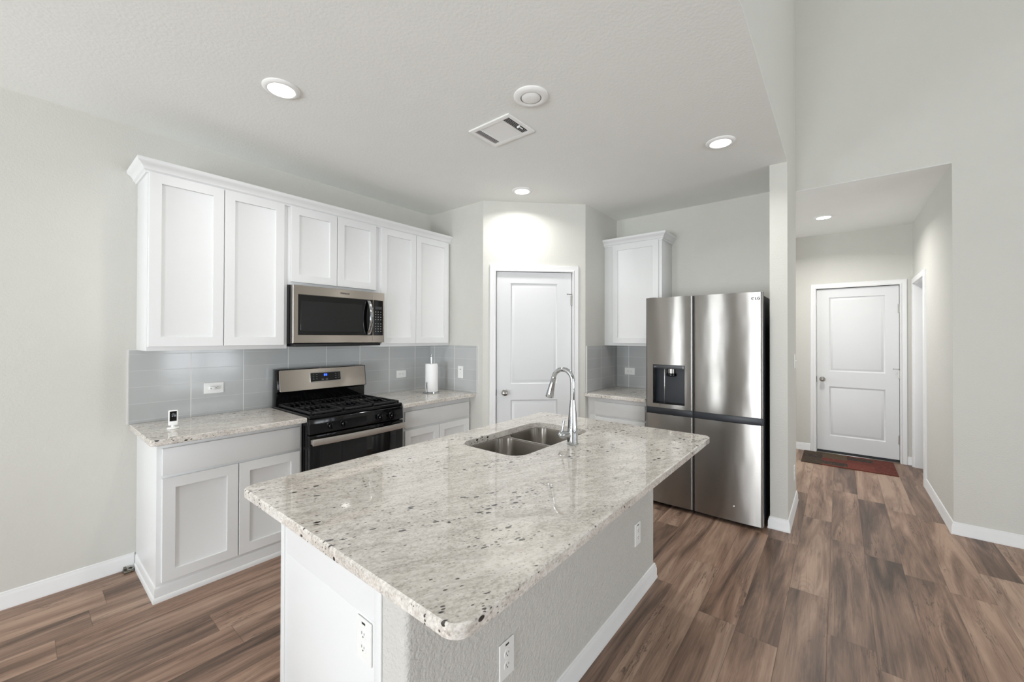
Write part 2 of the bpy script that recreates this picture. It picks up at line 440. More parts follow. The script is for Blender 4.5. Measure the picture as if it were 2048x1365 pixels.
# ------------------------------------------------------------------ geometry helpers
class MB:
    """Collects shapes in a wall frame (u along, d into the wall, v up); build() links them as one mesh object."""

    def __init__(self):
        self.bm = bmesh.new()

    def add_faces(self, verts, faces):
        vs = [self.bm.verts.new(v) for v in verts]
        for f in faces:
            try:
                self.bm.faces.new([vs[i] for i in f])
            except ValueError:
                pass
        return vs

    def box(self, x0, x1, y0, y1, z0, z1, b=0.0, seg=2):
        x0, x1 = sorted((x0, x1)); y0, y1 = sorted((y0, y1)); z0, z1 = sorted((z0, z1))
        t = bmesh.new()
        bmesh.ops.create_cube(t, size=1.0)
        for v in t.verts:
            v.co = Vector(((x0 + x1) / 2 + v.co.x * (x1 - x0), (y0 + y1) / 2 + v.co.y * (y1 - y0), (z0 + z1) / 2 + v.co.z * (z1 - z0)))
        if b > 0:
            b = min(b, (x1 - x0) * 0.45, (y1 - y0) * 0.45, (z1 - z0) * 0.45)
            bmesh.ops.bevel(t, geom=list(t.edges), offset=b, segments=seg, affect='EDGES', profile=0.5)
        self.merge(t)
        return self

    def merge(self, t, mat=None):
        me = bpy.data.meshes.new('tmp')
        if mat is not None:
            t.transform(mat)
        t.to_mesh(me)
        t.free()
        self.bm.from_mesh(me)
        bpy.data.meshes.remove(me)

    def lathe(self, prof, c=(0, 0, 0), axis=(0, 0, 1), n=32, cap=True):
        """prof: list of (radius, height along the axis)."""
        t = bmesh.new()
        rings = []
        for r, h in prof:
            if r < 1e-6:
                rings.append([t.verts.new((0, 0, h))])
            else:
                rings.append([t.verts.new((r * math.cos(2 * PI * i / n), r * math.sin(2 * PI * i / n), h)) for i in range(n)])
        for a, b in zip(rings, rings[1:]):
            for i in range(n):
                j = (i + 1) % n
                if len(a) == 1 and len(b) == 1:
                    continue
                if len(a) == 1:
                    t.faces.new((a[0], b[j], b[i]))
                elif len(b) == 1:
                    t.faces.new((a[i], a[j], b[0]))
                else:
                    t.faces.new((a[i], a[j], b[j], b[i]))
        if cap:
            for rg in (rings[0], rings[-1]):
                if len(rg) > 2:
                    t.faces.new(rg)
        bmesh.ops.recalc_face_normals(t, faces=list(t.faces))
        q = Vector((0, 0, 1)).rotation_difference(Vector(axis).normalized()).to_matrix().to_4x4()
        self.merge(t, Matrix.Translation(Vector(c)) @ q)
        return self

    def cyl(self, c, axis, r, h, n=24, b=0.0):
        if b > 0:
            return self.lathe([(r - b, 0), (r, b), (r, h - b), (r - b, h)], c, axis, n)
        return self.lathe([(r, 0), (r, h)], c, axis, n)

    def tube(self, pts, rad, n=16, cap=True):
        pts = [Vector(p) for p in pts]
        rads = rad if isinstance(rad, (list, tuple)) else [rad] * len(pts)
        t = bmesh.new()
        rings = []
        nrm = None
        for i, p in enumerate(pts):
            d = (pts[min(i + 1, len(pts) - 1)] - pts[max(i - 1, 0)]).normalized()
            if nrm is None:
                a = Vector((0, 0, 1)) if abs(d.z) < 0.9 else Vector((1, 0, 0))
                nrm = d.cross(a).normalized()
            else:
                nrm = (nrm - d * nrm.dot(d)).normalized()
            bt = d.cross(nrm)
            rings.append([t.verts.new(p + (nrm * math.cos(2 * PI * k / n) + bt * math.sin(2 * PI * k / n)) * rads[i]) for k in range(n)])
        for a, b in zip(rings, rings[1:]):
            for k in range(n):
                j = (k + 1) % n
                t.faces.new((a[k], a[j], b[j], b[k]))
        if cap:
            t.faces.new(rings[0]); t.faces.new(rings[-1])
        bmesh.ops.recalc_face_normals(t, faces=list(t.faces))
        self.merge(t)
        return self

    def sweep(self, path, prof):
        """Profile (out, z) swept along an xy path; out is to the right of travel; mitred, ends capped."""
        path = [Vector((p[0], p[1])) for p in path]
        t = bmesh.new()
        rings = []
        for i, p in enumerate(path):
            dirs = []
            if i > 0: dirs.append((path[i] - path[i - 1]).normalized())
            if i < len(path) - 1: dirs.append((path[i + 1] - path[i]).normalized())
            ns = [Vector((d.y, -d.x)) for d in dirs]
            if len(ns) == 2:
                s = ns[0] + ns[1]
                off = s / (s.dot(ns[0]))
            else:
                off = ns[0]
            rings.append([t.verts.new((p.x + off.x * o, p.y + off.y * o, z)) for o, z in prof])
        k = len(prof)
        for a, b in zip(rings, rings[1:]):
            for i in range(k):
                j = (i + 1) % k
                t.faces.new((a[i], a[j], b[j], b[i]))
        t.faces.new(rings[0]); t.faces.new(rings[-1])
        bmesh.ops.recalc_face_normals(t, faces=list(t.faces))
        self.merge(t)
        return self

    def prism(self, pts, z0, z1, plane='xy', b=0.0):
        """Closed outline extruded; plane 'xy' along z, 'yz' along x, 'xz' along y."""
        t = bmesh.new()
        def mk(p, h):
            return {'xy': (p[0], p[1], h), 'yz': (h, p[0], p[1]), 'xz': (p[0], h, p[1])}[plane]
        a = [t.verts.new(mk(p, z0)) for p in pts]
        c = [t.verts.new(mk(p, z1)) for p in pts]
        n = len(pts)
        for i in range(n):
            j = (i + 1) % n
            t.faces.new((a[i], a[j], c[j], c[i]))
        t.faces.new(a); t.faces.new(c)
        bmesh.ops.recalc_face_normals(t, faces=list(t.faces))
        if b > 0:
            bmesh.ops.bevel(t, geom=list(t.edges), offset=b, segments=2, affect='EDGES', profile=0.5)
        self.merge(t)
        return self

    def panel_slab(self, x0, x1, z0, z1, yf, yb, panels, rings, e=0.002):
        """Board whose front (at depth yf) carries recessed or moulded rectangular panels."""
        t = bmesh.new()
        cache = {}
        def V(x, y, z):
            k = (round(x, 5), round(y, 5), round(z, 5))
            if k not in cache:
                cache[k] = t.verts.new(k)
            return cache[k]
        def quad(*c):
            try:
                t.faces.new([V(*p) for p in c])
            except ValueError:
                pass
        X0, X1, Z0, Z1 = x0 + e, x1 - e, z0 + e, z1 - e
        xs = sorted({X0, X1, *[p[0] for p in panels], *[p[1] for p in panels]})
        zs = sorted({Z0, Z1, *[p[2] for p in panels], *[p[3] for p in panels]})
        for xa, xb in zip(xs, xs[1:]):
            for za, zb in zip(zs, zs[1:]):
                xm, zm = (xa + xb) / 2, (za + zb) / 2
                if any(p[0] < xm < p[1] and p[2] < zm < p[3] for p in panels):
                    continue
                quad((xa, yf, za), (xb, yf, za), (xb, yf, zb), (xa, yf, zb))
        for a, b, c, d in panels:
            pr = None
            for ins, dep in rings:
                r = [(a + ins, yf + dep, c + ins), (b - ins, yf + dep, c + ins), (b - ins, yf + dep, d - ins), (a + ins, yf + dep, d - ins)]
                if pr:
                    for i in range(4):
                        j = (i + 1) % 4
                        quad(pr[i], pr[j], r[j], r[i])
                pr = r
            quad(*pr)
        # chamfer and sides use the outer boundary only
        def loop(x_0, x_1, z_0, z_1, y):
            return [(x_0, y, z_0), (x_1, y, z_0), (x_1, y, z_1), (x_0, y, z_1)]
        fr = loop(X0, X1, Z0, Z1, yf)
        md = loop(x0, x1, z0, z1, yf + e)
        bk = loop(x0, x1, z0, z1, yb)
        for A, B in ((fr, md), (md, bk)):
            for i in range(4):
                j = (i + 1) % 4
                quad(A[i], A[j], B[j], B[i])
        quad(*bk)
        bmesh.ops.recalc_face_normals(t, faces=list(t.faces))
        self.merge(t)
        return self

    def slab(self, outer, holes, z0, z1, e=0.003):
        """Horizontal slab: outer = (x0,x1,y0,y1,(r per corner)), rounded; holes likewise with one radius."""
        t = bmesh.new()
        def ring(pts, z):
            return [t.verts.new((p[0], p[1], z)) for p in pts]
        def edges(vs):
            return [t.edges.new((vs[i], vs[(i + 1) % len(vs)])) for i in range(len(vs))]
        def band(a, b):
            for i in range(len(a)):
                j = (i + 1) % len(a)
                t.faces.new((a[i], a[j], b[j], b[i]))
        x0, x1, y0, y1, r = outer
        o_in = rrect(x0 + e, x1 - e, y0 + e, y1 - e, [max(q - e, 0.0005) for q in r])
        o_out = rrect(x0, x1, y0, y1, r)
        top, t1, b1, bot = ring(o_in, z1), ring(o_out, z1 - e), ring(o_out, z0 + e), ring(o_in, z0)
        et, eb = edges(top), edges(bot)
        band(top, t1); band(t1, b1); band(b1, bot)
        for hx0, hx1, hy0, hy1, hr in holes:
            hi = rrect(hx0, hx1, hy0, hy1, [hr] * 4)
            a, c = ring(hi, z1), ring(hi, z0)
            et += edges(a); eb += edges(c)
            band(a, c)
        bmesh.ops.triangle_fill(t, use_beauty=True, use_dissolve=False, edges=et)
        bmesh.ops.triangle_fill(t, use_beauty=True, use_dissolve=False, edges=eb)
        bmesh.ops.recalc_face_normals(t, faces=list(t.faces))
        self.merge(t)
        return self

    def build(self, name, mat, parent=None, frame=None, off=(0, 0, 0), smooth=True, angle=35):
        """Coordinates are frame coordinates; a parent made by thing() stands at its own frame offset."""
        me = bpy.data.meshes.new(name)
        if parent is not None and off == (0, 0, 0):
            off = parent.get('_off', (0, 0, 0)) if False else OFF.get(parent.name, (0, 0, 0))
        self.bm.transform(Matrix.Translation(-Vector(off)))
        self.bm.to_mesh(me)
        self.bm.free()
        o = bpy.data.objects.new(name, me)
        COL.objects.link(o)
        if mat is not None:
            me.materials.append(mat)
        if smooth:
            me.shade_smooth()
            me.set_sharp_from_angle(angle=math.radians(angle))
        if parent is not None:
            o.parent = parent
            OFF[o.name] = off
        else:
            fr = frame or FW
            o.matrix_world = fr @ Matrix.Translation(Vector(off))
            OFF[o.name] = off
        return o


OFF = {}


def rrect(x0, x1, y0, y1, r, n=6):
    """Rounded rectangle outline, corners r = [x0y0, x1y0, x1y1, x0y1]."""
    pts = []
    for (cx, cy, a0), q in zip(((x0, y0, PI), (x1, y0, 1.5 * PI), (x1, y1, 0), (x0, y1, 0.5 * PI)), r):
        sx = 1 if cx == x0 else -1
        sy = 1 if cy == y0 else -1
        ox, oy = cx + sx * q, cy + sy * q
        for i in range(n + 1):
            a = a0 + (PI / 2) * i / n
            pts.append((ox + q * math.cos(a), oy + q * math.sin(a)))
    return pts


FW = Matrix.Identity(4)                                            # range wall: u = x, d = y
XF, XP, YA, YC = 3.9303, 2.4615, -0.7963, -1.5263
FF = Matrix.Rotation(-PI / 2, 4, 'Z')                               # fridge wall: u = -y, d = x
FD = Matrix.Translation((XP, YA, 0)) @ Matrix.Rotation(-PI / 4, 4, 'Z')   # angled pantry wall
FS = Matrix.Identity(4)                                            # faces turned to the south use u = x as well


def thing(name, label, cat, off=(0, 0, 0), frame=None, group=None):
    o = bpy.data.objects.new(name, None)
    o.empty_display_size = 0.05
    COL.objects.link(o)
    o.matrix_world = (frame or FW) @ Matrix.Translation(Vector(off))
    o['label'] = label
    o['category'] = cat
    if group:
        o['group'] = group
    OFF[o.name] = off
    return o


def tag(o, label, cat, group=None):
    o['label'] = label
    o['category'] = cat
    if group:
        o['group'] = group
    return o


def struct(o, label=None):
    o['kind'] = 'structure'
    if label:
        o['label'] = label
    return o


def text_mesh(body, size, name, mat, parent, loc, rot, depth=0.0006, shear=0.0):
    """Raised lettering as a mesh, placed in its parent's local coordinates."""
    cu = bpy.data.curves.new('lettering', 'FONT')
    cu.body = body
    cu.size = size
    cu.extrude = depth
    cu.shear = shear
    cu.offset = size * 0.03
    cu.align_x = 'LEFT'
    cu.align_y = 'CENTER'
    to = bpy.data.objects.new('lettering', cu)
    COL.objects.link(to)
    dg = bpy.context.evaluated_depsgraph_get()
    me = bpy.data.meshes.new_from_object(to.evaluated_get(dg))
    bpy.data.objects.remove(to)
    o = bpy.data.objects.new(name, me)
    COL.objects.link(o)
    me.materials.clear()
    me.materials.append(mat)
    o.parent = parent
    o.location = loc
    o.rotation_euler = rot
    return o


# ================================================================== ROOM SHELL
H = 2.8206            # kitchen ceiling
HH = 2.8074           # hall ceiling
XH = 4.0336           # living side of the wall with the hall opening
XD = 6.12             # hall end wall
YS1, YS2 = -3.098, -3.213   # stub wall beside the refrigerator
XS = 3.2668
YHR = -4.186          # hall right wall
T = 0.12

struct(MB().box(WEST_X - 0.3, XD + 0.3, SOUTH_Y - 0.3, 0.3, -0.12, 0.0).build('floor', M['floor']))
struct(MB().box(WEST_X, XF, YS1, 0.0, H, H + 0.12).box(WEST_X, XS, YS2, YS1, H, H + 0.003).build('ceiling', M['ceil']), 'textured white kitchen ceiling')
struct(MB().box(XH + T, XD, YHR, -0.9, HH, HH + 0.12).box(XH, XH + T, YS2, -0.9, HH, HH + 0.12).box(XH, XH + T, YHR, YS2, HH, HH + 0.003).build('ceiling_hall', M['ceil']))
struct(MB().box(WEST_X - T, XH + T, SOUTH_Y - T, YS1, VAULT_Z, VAULT_Z + 0.12).build('ceiling_living', M['ceil']))
struct(MB().box(WEST_X - T, XP, 0.0, T, 0.0, H + 0.12).build('wall_range', M['wall']))
# pantry enclosure
struct(MB().box(XP, XP + 0.09, YA - 0.0, T, 0.0, H).build('wall_pantry_left', M['wall']))
DL = 1.0324
# angled wall around the pantry door opening (frame: u along, d into the wall)
DU0, DU1, DZ = 0.128, 0.898, 2.128
w = MB().box(0.0, DU0 - 0.015, 0.0, 0.11, 0.0, H).box(DU1 + 0.015, DL, 0.0, 0.11, 0.0, H).box(DU0 - 0.015, DU1 + 0.015, 0.0, 0.11, DZ + 0.015, H)
struct(w.build('wall_pantry_angled', M['wall'], frame=FD))
struct(MB().box(XP + 0.73, XF, YC, YC + 0.09, 0.0, H).build('wall_pantry_right', M['wall']))
struct(MB().box(XF, XH, YS1, T, 0.0, H + 0.12).build('wall_refrigerator', M['wall']))
struct(MB().box(XS, XH, YS2, YS1, 0.0, H).build('wall_stub', M['wall']))
struct(MB().box(WEST_X, XS, YS2, YS1, H + 0.0031, VAULT_Z).box(XS, XH, YS2, YS1, H, VAULT_Z).build('wall_upper', M['wall']))
# tall wall with the hall opening
struct(MB().box(XH, XH + T, SOUTH_Y, YHR, 0.0, VAULT_Z).box(XH, XH + T, YHR, YS2, HH + 0.0031, VAULT_Z).build('wall_living_right', M['wall']))
# hall walls
SX0, SX1, SZ = 5.27, 6.03, 2.10          # doorway in the hall's right wall
w = MB().box(XH + T, SX0, YHR - T, YHR, 0, HH).box(SX0, SX1, YHR - T, YHR, SZ, HH).box(SX1, XD + T, YHR - T, YHR, 0, HH)
struct(w.build('wall_hall_right', M['wall']))
HY0, HY1, HZ = -3.289, -4.074, 2.108     # entry door opening (y), door head
w = MB().box(XD, XD + T, HY0 + 0.0, -0.9, 0, HH).box(XD, XD + T, YHR, HY1, 0, HH).box(XD, XD + T, HY1, HY0, HZ, HH)
struct(w.build('wall_hall_end', M['wall']))
# unseen side of the room, with the windows that light it
def wall_with_holes(name, axis, pos, thick, a0, a1, z0, z1, holes):
    mb = MB()
    us = sorted({a0, a1, *[h[0] for h in holes], *[h[1] for h in holes]})
    zs = sorted({z0, z1, *[h[2] for h in holes], *[h[3] for h in holes]})
    for ua, ub in zip(us, us[1:]):
        for za, zb in zip(zs, zs[1:]):
            um, zm = (ua + ub) / 2, (za + zb) / 2
            if any(h[0] < um < h[1] and h[2] < zm < h[3] for h in holes):
                continue
            if axis == 'x':
                mb.box(pos - thick, pos, ua, ub, za, zb)
            else:
                mb.box(ua, ub, pos - thick, pos, za, zb)
    return struct(mb.build(name, M['wall'], smooth=False))


wall_with_holes('wall_west', 'x', WEST_X, 0.14, SOUTH_Y, 0.12, 0, VAULT_Z, WEST_WIN)
wall_with_holes('wall_south', 'y', SOUTH_Y, 0.14, WEST_X - T, XH + T, 0, VAULT_Z, SOUTH_WIN)
HW = HALL_FILL_WIN  # opening left for the added hall window
w = MB().box(XH, HW[0], -0.9, -0.78, 0, HH).box(HW[1], XD + T, -0.9, -0.78, 0, HH).box(HW[0], HW[1], -0.9, -0.78, 0, HW[2]).box(HW[0], HW[1], -0.9, -0.78, HW[3], HH)
struct(w.build('wall_hall_left', M['wall'], smooth=False))
mb = MB()
for a, b, c, d in ((HW[0], HW[0] + 0.05, HW[2], HW[3]), (HW[1] - 0.05, HW[1], HW[2], HW[3]), (HW[0] + 0.05, HW[1] - 0.05, HW[2], HW[2] + 0.05), (HW[0] + 0.05, HW[1] - 0.05, HW[3] - 0.05, HW[3])):
    mb.box(a, b, -0.86, -0.80, c, d)
struct(mb.build('window_6', M['trim']))  # frame of the unseen window added to brighten the hall
k = 0
for axis, wins in (('x', WEST_WIN), ('y', SOUTH_WIN)):
    for a, b, z0, z1 in wins:
        k += 1
        mb = MB()
        f = 0.05
        def bar(u0, u1, za, zb):
            if axis == 'x':
                mb.box(WEST_X - 0.10, WEST_X - 0.04, u0, u1, za, zb)
            else:
                mb.box(u0, u1, SOUTH_Y - 0.10, SOUTH_Y - 0.04, za, zb)
        bar(a, a + f, z0, z1); bar(b - f, b, z0, z1); bar(a + f, b - f, z0, z0 + f); bar(a + f, b - f, z1 - f, z1)
        if b - a > 1.2:
            bar((a + b) / 2 - 0.04, (a + b) / 2 + 0.04, z0 + f, z1 - f)
        else:
            bar(a + f, b - f, (z0 + z1) / 2 - 0.02, (z0 + z1) / 2 + 0.02)
        struct(mb.build('window_%d' % k, M['trim']))

# baseboards
BB = [(0.0, 0.0), (0.016, 0.0), (0.016, 0.010), (0.013, 0.016), (0.013, 0.058), (0.010, 0.066), (0.010, 0.074), (0.006, 0.080), (0.006, 0.088), (0.0, 0.092)]
struct(MB().sweep([(WEST_X, 0.0), (0.061, 0.0)], BB).build('baseboard_range', M['trim']))
struct(MB().sweep([(XS + 0.3, YS1), (XS, YS1), (XS, YS2), (XH, YS2), (XH, YS2 + 0.4)], BB).build('baseboard_stub', M['trim']))
struct(MB().sweep([(SX0 - 0.062, YHR), (XH, YHR), (XH, SOUTH_Y)], BB).build('baseboard_living', M['trim']))
struct(MB().sweep([(XD, -0.9), (XD, -3.226)], BB).sweep([(XD, -4.136), (XD, YHR)], BB).build('baseboard_hall', M['trim']))
struct(MB().sweep([(XP, YA), (XP + 0.042, YA - 0.042)], BB).build('baseboard_pantry', M['trim'], ))


# ------------------------------------------------------------------ doors
CAS = [(0.0, 0.004), (0.0, 0.016), (0.010, 0.020), (0.022, 0.014), (0.044, 0.018), (0.058, 0.016), (0.062, 0.010), (0.062, 0.0)]


def casing(mb, x0, x1, z1, wdt=0.062):
    """Moulded door casing round an opening x0..x1, head z1, standing proud of the wall at d = 0."""
    t = bmesh.new()
    corners = [((x0, 0.0), (-1, 0)), ((x0, z1), (-1, 1)), ((x1, z1), (1, 1)), ((x1, 0.0), (1, 0))]
    rings = []
    prof = [(0.0, 0.0)] + CAS
    for (cx, cz), (sx, sz) in corners:
        rings.append([t.verts.new((cx + sx * o * wdt / 0.062, -p, cz + sz * o * wdt / 0.062)) for o, p in prof])
    n = len(prof)
    for a, b in zip(rings, rings[1:]):
        for i in range(n):
            j = (i + 1) % n
            t.faces.new((a[i], a[j], b[j], b[i]))
    t.faces.new(rings[0]); t.faces.new(rings[-1])
    bmesh.ops.recalc_face_normals(t, faces=list(t.faces))
    mb.merge(t)


def jamb(mb, x0, x1, z1, d1, th=0.015):
    mb.box(x0 - th, x0, 0.0, d1, 0, z1 + th).box(x1, x1 + th, 0.0, d1, 0, z1 + th).box(x0, x1, 0.0, d1, z1, z1 + th)
    # door stop
    mb.box(x0, x0 + 0.010, 0.055, d1, 0, z1).box(x1 - 0.010, x1, 0.055, d1, 0, z1).box(x0, x1, 0.055, d1, z1 - 0.010, z1)


MOULD = [(0.0, 0.0), (0.007, 0.009), (0.016, 0.012), (0.036, 0.003), (0.042, 0.002)]


def knob(parent, u, d, v, frame_sub=None):
    mb = MB()
    mb.lathe([(0.0, 0.0), (0.031, 0.0), (0.031, 0.004), (0.027, 0.008), (0.012, 0.010), (0.011, 0.026), (0.018, 0.032), (0.026, 0.042), (0.0275, 0.051), (0.024, 0.060), (0.012, 0.066), (0.0, 0.067)], (u, d, v), (0, -1, 0), 28)
    return mb.build('knob', M['nickel'], parent)


def hinge(parent, u, d, v, h=0.09):
    mb = MB()
    mb.cyl((u, d, v - h / 2), (0, 0, 1), 0.0065, h, 12, 0.001)
    mb.box(u - 0.012, u + 0.012, d + 0.004, d + 0.008, v - h / 2, v + h / 2)
    mb.lathe([(0.0045, 0), (0.0055, 0.005), (0.0, 0.010)], (u, d, v + h / 2), (0, 0, 1), 10)
    return mb.build('hinge', M['nickel'], parent)


def pin_stop(parent, u, d, v, side=-1):
    mb = MB()
    mb.tube([(u, d - 0.004, v), (u + side * 0.045, d - 0.022, v + 0.001)], 0.0035, 8)
    mb.cyl((u + side * 0.050, d - 0.024, v), (side * 0.93, -0.36, 0), 0.006, 0.006, 10)
    mb.tube([(u, d - 0.004, v), (u + 0.018, d - 0.012, v)], 0.003, 8)
    return mb.build('door_stop', M['nickel'], parent)


def empty_struct(name, frame, off, label):
    o = bpy.data.objects.new(name, None)
    o.empty_display_size = 0.05
    COL.objects.link(o)
    o.matrix_world = frame @ Matrix.Translation(Vector(off))
    OFF[o.name] = off
    o['kind'] = 'structure'
    o['label'] = label
    return o


# door_1: pantry door, hinged on the right
d1 = empty_struct('door_1', FD, (0.513, 0, 0), 'white two-panel pantry door on the angled corner wall')
mb = MB(); casing(mb, DU0, DU1, DZ); mb.build('casing', M['trim'], d1)
mb = MB(); jamb(mb, DU0, DU1, DZ, 0.11); mb.build('jamb', M['trim'], d1)
ls = MB().panel_slab(DU0 + 0.008, DU1 - 0.005, 0.012, DZ - 0.004, 0.012, 0.047, [(0.276, 0.750, 1.012, 2.012), (0.276, 0.750, 0.24, 0.852)], MOULD).build('door_panel', M['door'], d1)
knob(d1, 0.217, 0.012, 0.925)
MB().box(DU0 + 0.0005, DU0 + 0.006, 0.008, 0.03, 0.895, 0.955).build('latch_plate', M['slot'], d1)
hinge(d1, DU1 - 0.004, 0.004, 1.845)
hinge(d1, DU1 - 0.004, 0.004, 1.08)
hinge(d1, DU1 - 0.004, 0.004, 0.25)
pin_stop(d1, DU1 - 0.004, 0.0, 1.905)

# door_2: entry door at the end of the hall (frame FF: u = -y)
FH = FF @ Matrix.Translation((0, XD, 0))
d2 = empty_struct('door_2', FH, (3.68, 0, 0), 'white two-panel door at the end of the hall above a dark red rug')
U0, U1 = -HY0, -HY1
mb = MB(); casing(mb, U0, U1, HZ); mb.build('casing', M['trim'], d2)
mb = MB(); jamb(mb, U0, U1, HZ, 0.12); mb.build('jamb', M['trim'], d2)
MB().panel_slab(U0 + 0.005, U1 - 0.004, 0.035, HZ - 0.006, 0.012, 0.052, [(3.418, 3.950, 1.048, 1.990), (3.418, 3.950, 0.228, 0.854)], MOULD).build('door_panel', M['door'], d2)
MB().box(U0 + 0.005, U1 - 0.004, 0.006, 0.05, 0.004, 0.034).build('door_sweep', M['slot'], d2)
MB().box(U0, U1, -0.022, 0.10, 0.0, 0.012, 0.003).build('threshold', M['nickel'], d2)
knob(d2, 3.350, 0.012, 0.943)
MB().box(U0 + 0.0005, U0 + 0.006, 0.008, 0.035, 0.905, 0.975).build('latch_plate', M['slot'], d2)
for z in (1.825, 1.045, 0.27):
    hinge(d2, U1 - 0.004, 0.004, z, 0.10)
pin_stop(d2, U1 - 0.004, 0.0, 1.108)

# door_3: closed door set in the hall's right wall (frame: looking to -y, u = -x)
FR = Matrix.Translation((0, YHR, 0)) @ Matrix.Rotation(PI, 4, 'Z')
d3 = empty_struct('door_3', FR, (-(SX0 + SX1) / 2, 0, 0), 'white door set back in the hall side wall')
mb = MB(); casing(mb, -SX1, -SX0, SZ); mb.build('casing', M['trim'], d3)
mb = MB()
mb.box(-SX1 - 0.0, -SX1 + 0.012, 0, 0.12, 0, SZ).box(-SX0 - 0.012, -SX0, 0, 0.12, 0, SZ).box(-SX1, -SX0, 0, 0.12, SZ - 0.012, SZ)
mb.build('jamb', M['trim'], d3)
MB().panel_slab(-SX1 + 0.016, -SX0 - 0.020, 0.012, SZ - 0.018, 0.080, 0.115, [(-5.90, -5.42, 1.05, 1.97), (-5.90, -5.42, 0.23, 0.86)], MOULD).build('door_panel', M['door'], d3)


# ================================================================== CABINETS
SHAKER = [(0.0, 0.0), (0.001, 0.0105), (0.002, 0.011)]
RG0, RG1 = 0.8463, 1.6137      # range bay


def shaker(parent, u0, u1, v0, v1, df, th=0.019, st=0.058, name='door'):
    return MB().panel_slab(u0, u1, v0, v1, df, df + th, [(u0 + st, u1 - st, v0 + st, v1 - st)], SHAKER, 0.0018).build(name, M['cab'], parent)


def flat_front(parent, u0, u1, v0, v1, df, th=0.019, name='drawer'):
    return MB().box(u0, u1, df, df + th, v0, v1, 0.0022).build(name, M['cab'], parent)


DU = 0.3118
ZU, ZT = 1.387, 2.520
ZC0, ZC1 = 2.452, 2.528
G = 0.0195      # door thickness incl. gap


def wall_cab(label, u0, u1, v0, v1, depth_f, back, doors, frame=FW, group='white wall cabinets'):
    t = thing('wall_cabinet', label, 'cabinet', ((u0 + u1) / 2, back, v0), frame, group)
    MB().box(u0, u1, depth_f, back, v0, v1, 0.0012).build('cabinet_box', M['cab'], t)
    for a, b, c, d in doors:
        shaker(t, a, b, c, d, depth_f - G)
    return t


wc1 = wall_cab('tall white two-door wall cabinet left of the microwave', 0.0613, RG0 - 0.0005, ZU, ZT, -DU, -0.0005, [(0.066, 0.4425, 1.413, 2.458), (0.4475, 0.820, 1.413, 2.458)])
wc2 = wall_cab('short white two-door wall cabinet above the microwave', RG0 + 0.0005, RG1 - 0.0005, 1.866, ZT, -DU, -0.0005, [(0.866, 1.2205, 1.888, 2.458), (1.2255, 1.578, 1.888, 2.458)])
wc3 = wall_cab('tall white two-door wall cabinet right of the microwave', RG1 + 0.0005, XP - 0.001, ZU, ZT, -DU, -0.0005, [(1.632, 2.0125, 1.413, 2.458), (2.0165, 2.430, 1.413, 2.458)])
CROWN = [(0.0, ZC0), (0.010, ZC0), (0.012, ZC0 + 0.010), (0.022, ZC0 + 0.018), (0.024, ZC0 + 0.030), (0.036, ZC0 + 0.046), (0.048, ZC0 + 0.054), (0.052, ZC0 + 0.062), (0.052, ZC1), (0.0, ZC1)]
MB().sweep([(0.0613, -0.001), (0.0613, -DU), (RG0 - 0.0003, -DU)], CROWN).build('crown_moulding', M['cab'], wc1)
MB().sweep([(RG0 - 0.0003, -DU), (RG1 + 0.0003, -DU)], CROWN).build('crown_moulding', M['cab'], wc2)
MB().sweep([(RG1 + 0.0003, -DU), (XP - 0.001, -DU)], CROWN).build('crown_moulding', M['cab'], wc3)

# wall cabinet beside the refrigerator (frame FF)
FCF = XF - DU
rc = wall_cab('single-door white wall cabinet between the pantry and the refrigerator', -YC + 0.001, 2.1467, ZU, ZT, FCF, XF - 0.0005, [(1.628, 2.118, 1.413, 2.458)], FF)
MB().sweep([(-YC + 0.001, FCF), (2.1467, FCF), (2.1467, XF - 0.001)], [(o, z) for o, z in CROWN]).build('crown_moulding', M['cab'], rc)

# base cabinets
BF = -0.575       # face frame plane of the base cabinets
CT0, CT1 = 0.880, 0.914


def base_cab(label, u0, u1, face, back, fronts, frame=FW, shoe=None):
    t = thing('base_cabinet', label, 'cabinet', ((u0 + u1) / 2, back, 0), frame, 'white base cabinets')
    MB().box(u0, u1, face, back, 0.0, CT0 - 0.001, 0.0012).build('cabinet_box', M['cab'], t)
    for kind, a, b, c, d in fronts:
        if kind == 'drawer':
            flat_front(t, a, b, c, d, face - G)
        else:
            shaker(t, a, b, c, d, face - G)
    return t


SHOE = [(0.0, 0.0), (0.013, 0.0), (0.013, 0.008), (0.009, 0.018), (0.0, 0.021)]
KICK = [(0.0, 0.0), (0.013, 0.0), (0.013, 0.012), (0.010, 0.024), (0.006, 0.028), (0.006, 0.075), (0.003, 0.082), (0.0, 0.084)]
b1 = base_cab('white base cabinet with one drawer over two doors, left of the range', 0.068, RG0 - 0.003, BF, -0.0005,
              [('drawer', 0.090, 0.826, 0.697, 0.848), ('door', 0.090, 0.4555, 0.104, 0.680), ('door', 0.4605, 0.826, 0.104, 0.680)])
MB().sweep([(0.068, -0.017), (0.068, BF), (RG0 - 0.003, BF)], KICK).build('base_moulding', M['cab'], b1)
b2 = base_cab('white base cabinet with one drawer over two doors, right of the range', RG1 + 0.003, XP - 0.001, -0.620, -0.0005,
              [('drawer', 1.668, 2.432, 0.690, 0.830), ('door', 1.668, 2.045, 0.104, 0.668), ('door', 2.050, 2.432, 0.104, 0.668)])
MB().sweep([(RG1 + 0.003, -0.62), (XP - 0.001, -0.62)], KICK).build('base_moulding', M['cab'], b2)
BFF = 3.245
b3 = base_cab('narrow white base cabinet between the pantry and the refrigerator', -YC + 0.001, 2.1467, BFF, XF - 0.0005,
              [('drawer', 1.613, 2.125, 0.703, 0.838), ('door', 1.613, 2.125, 0.104, 0.684)], FF)
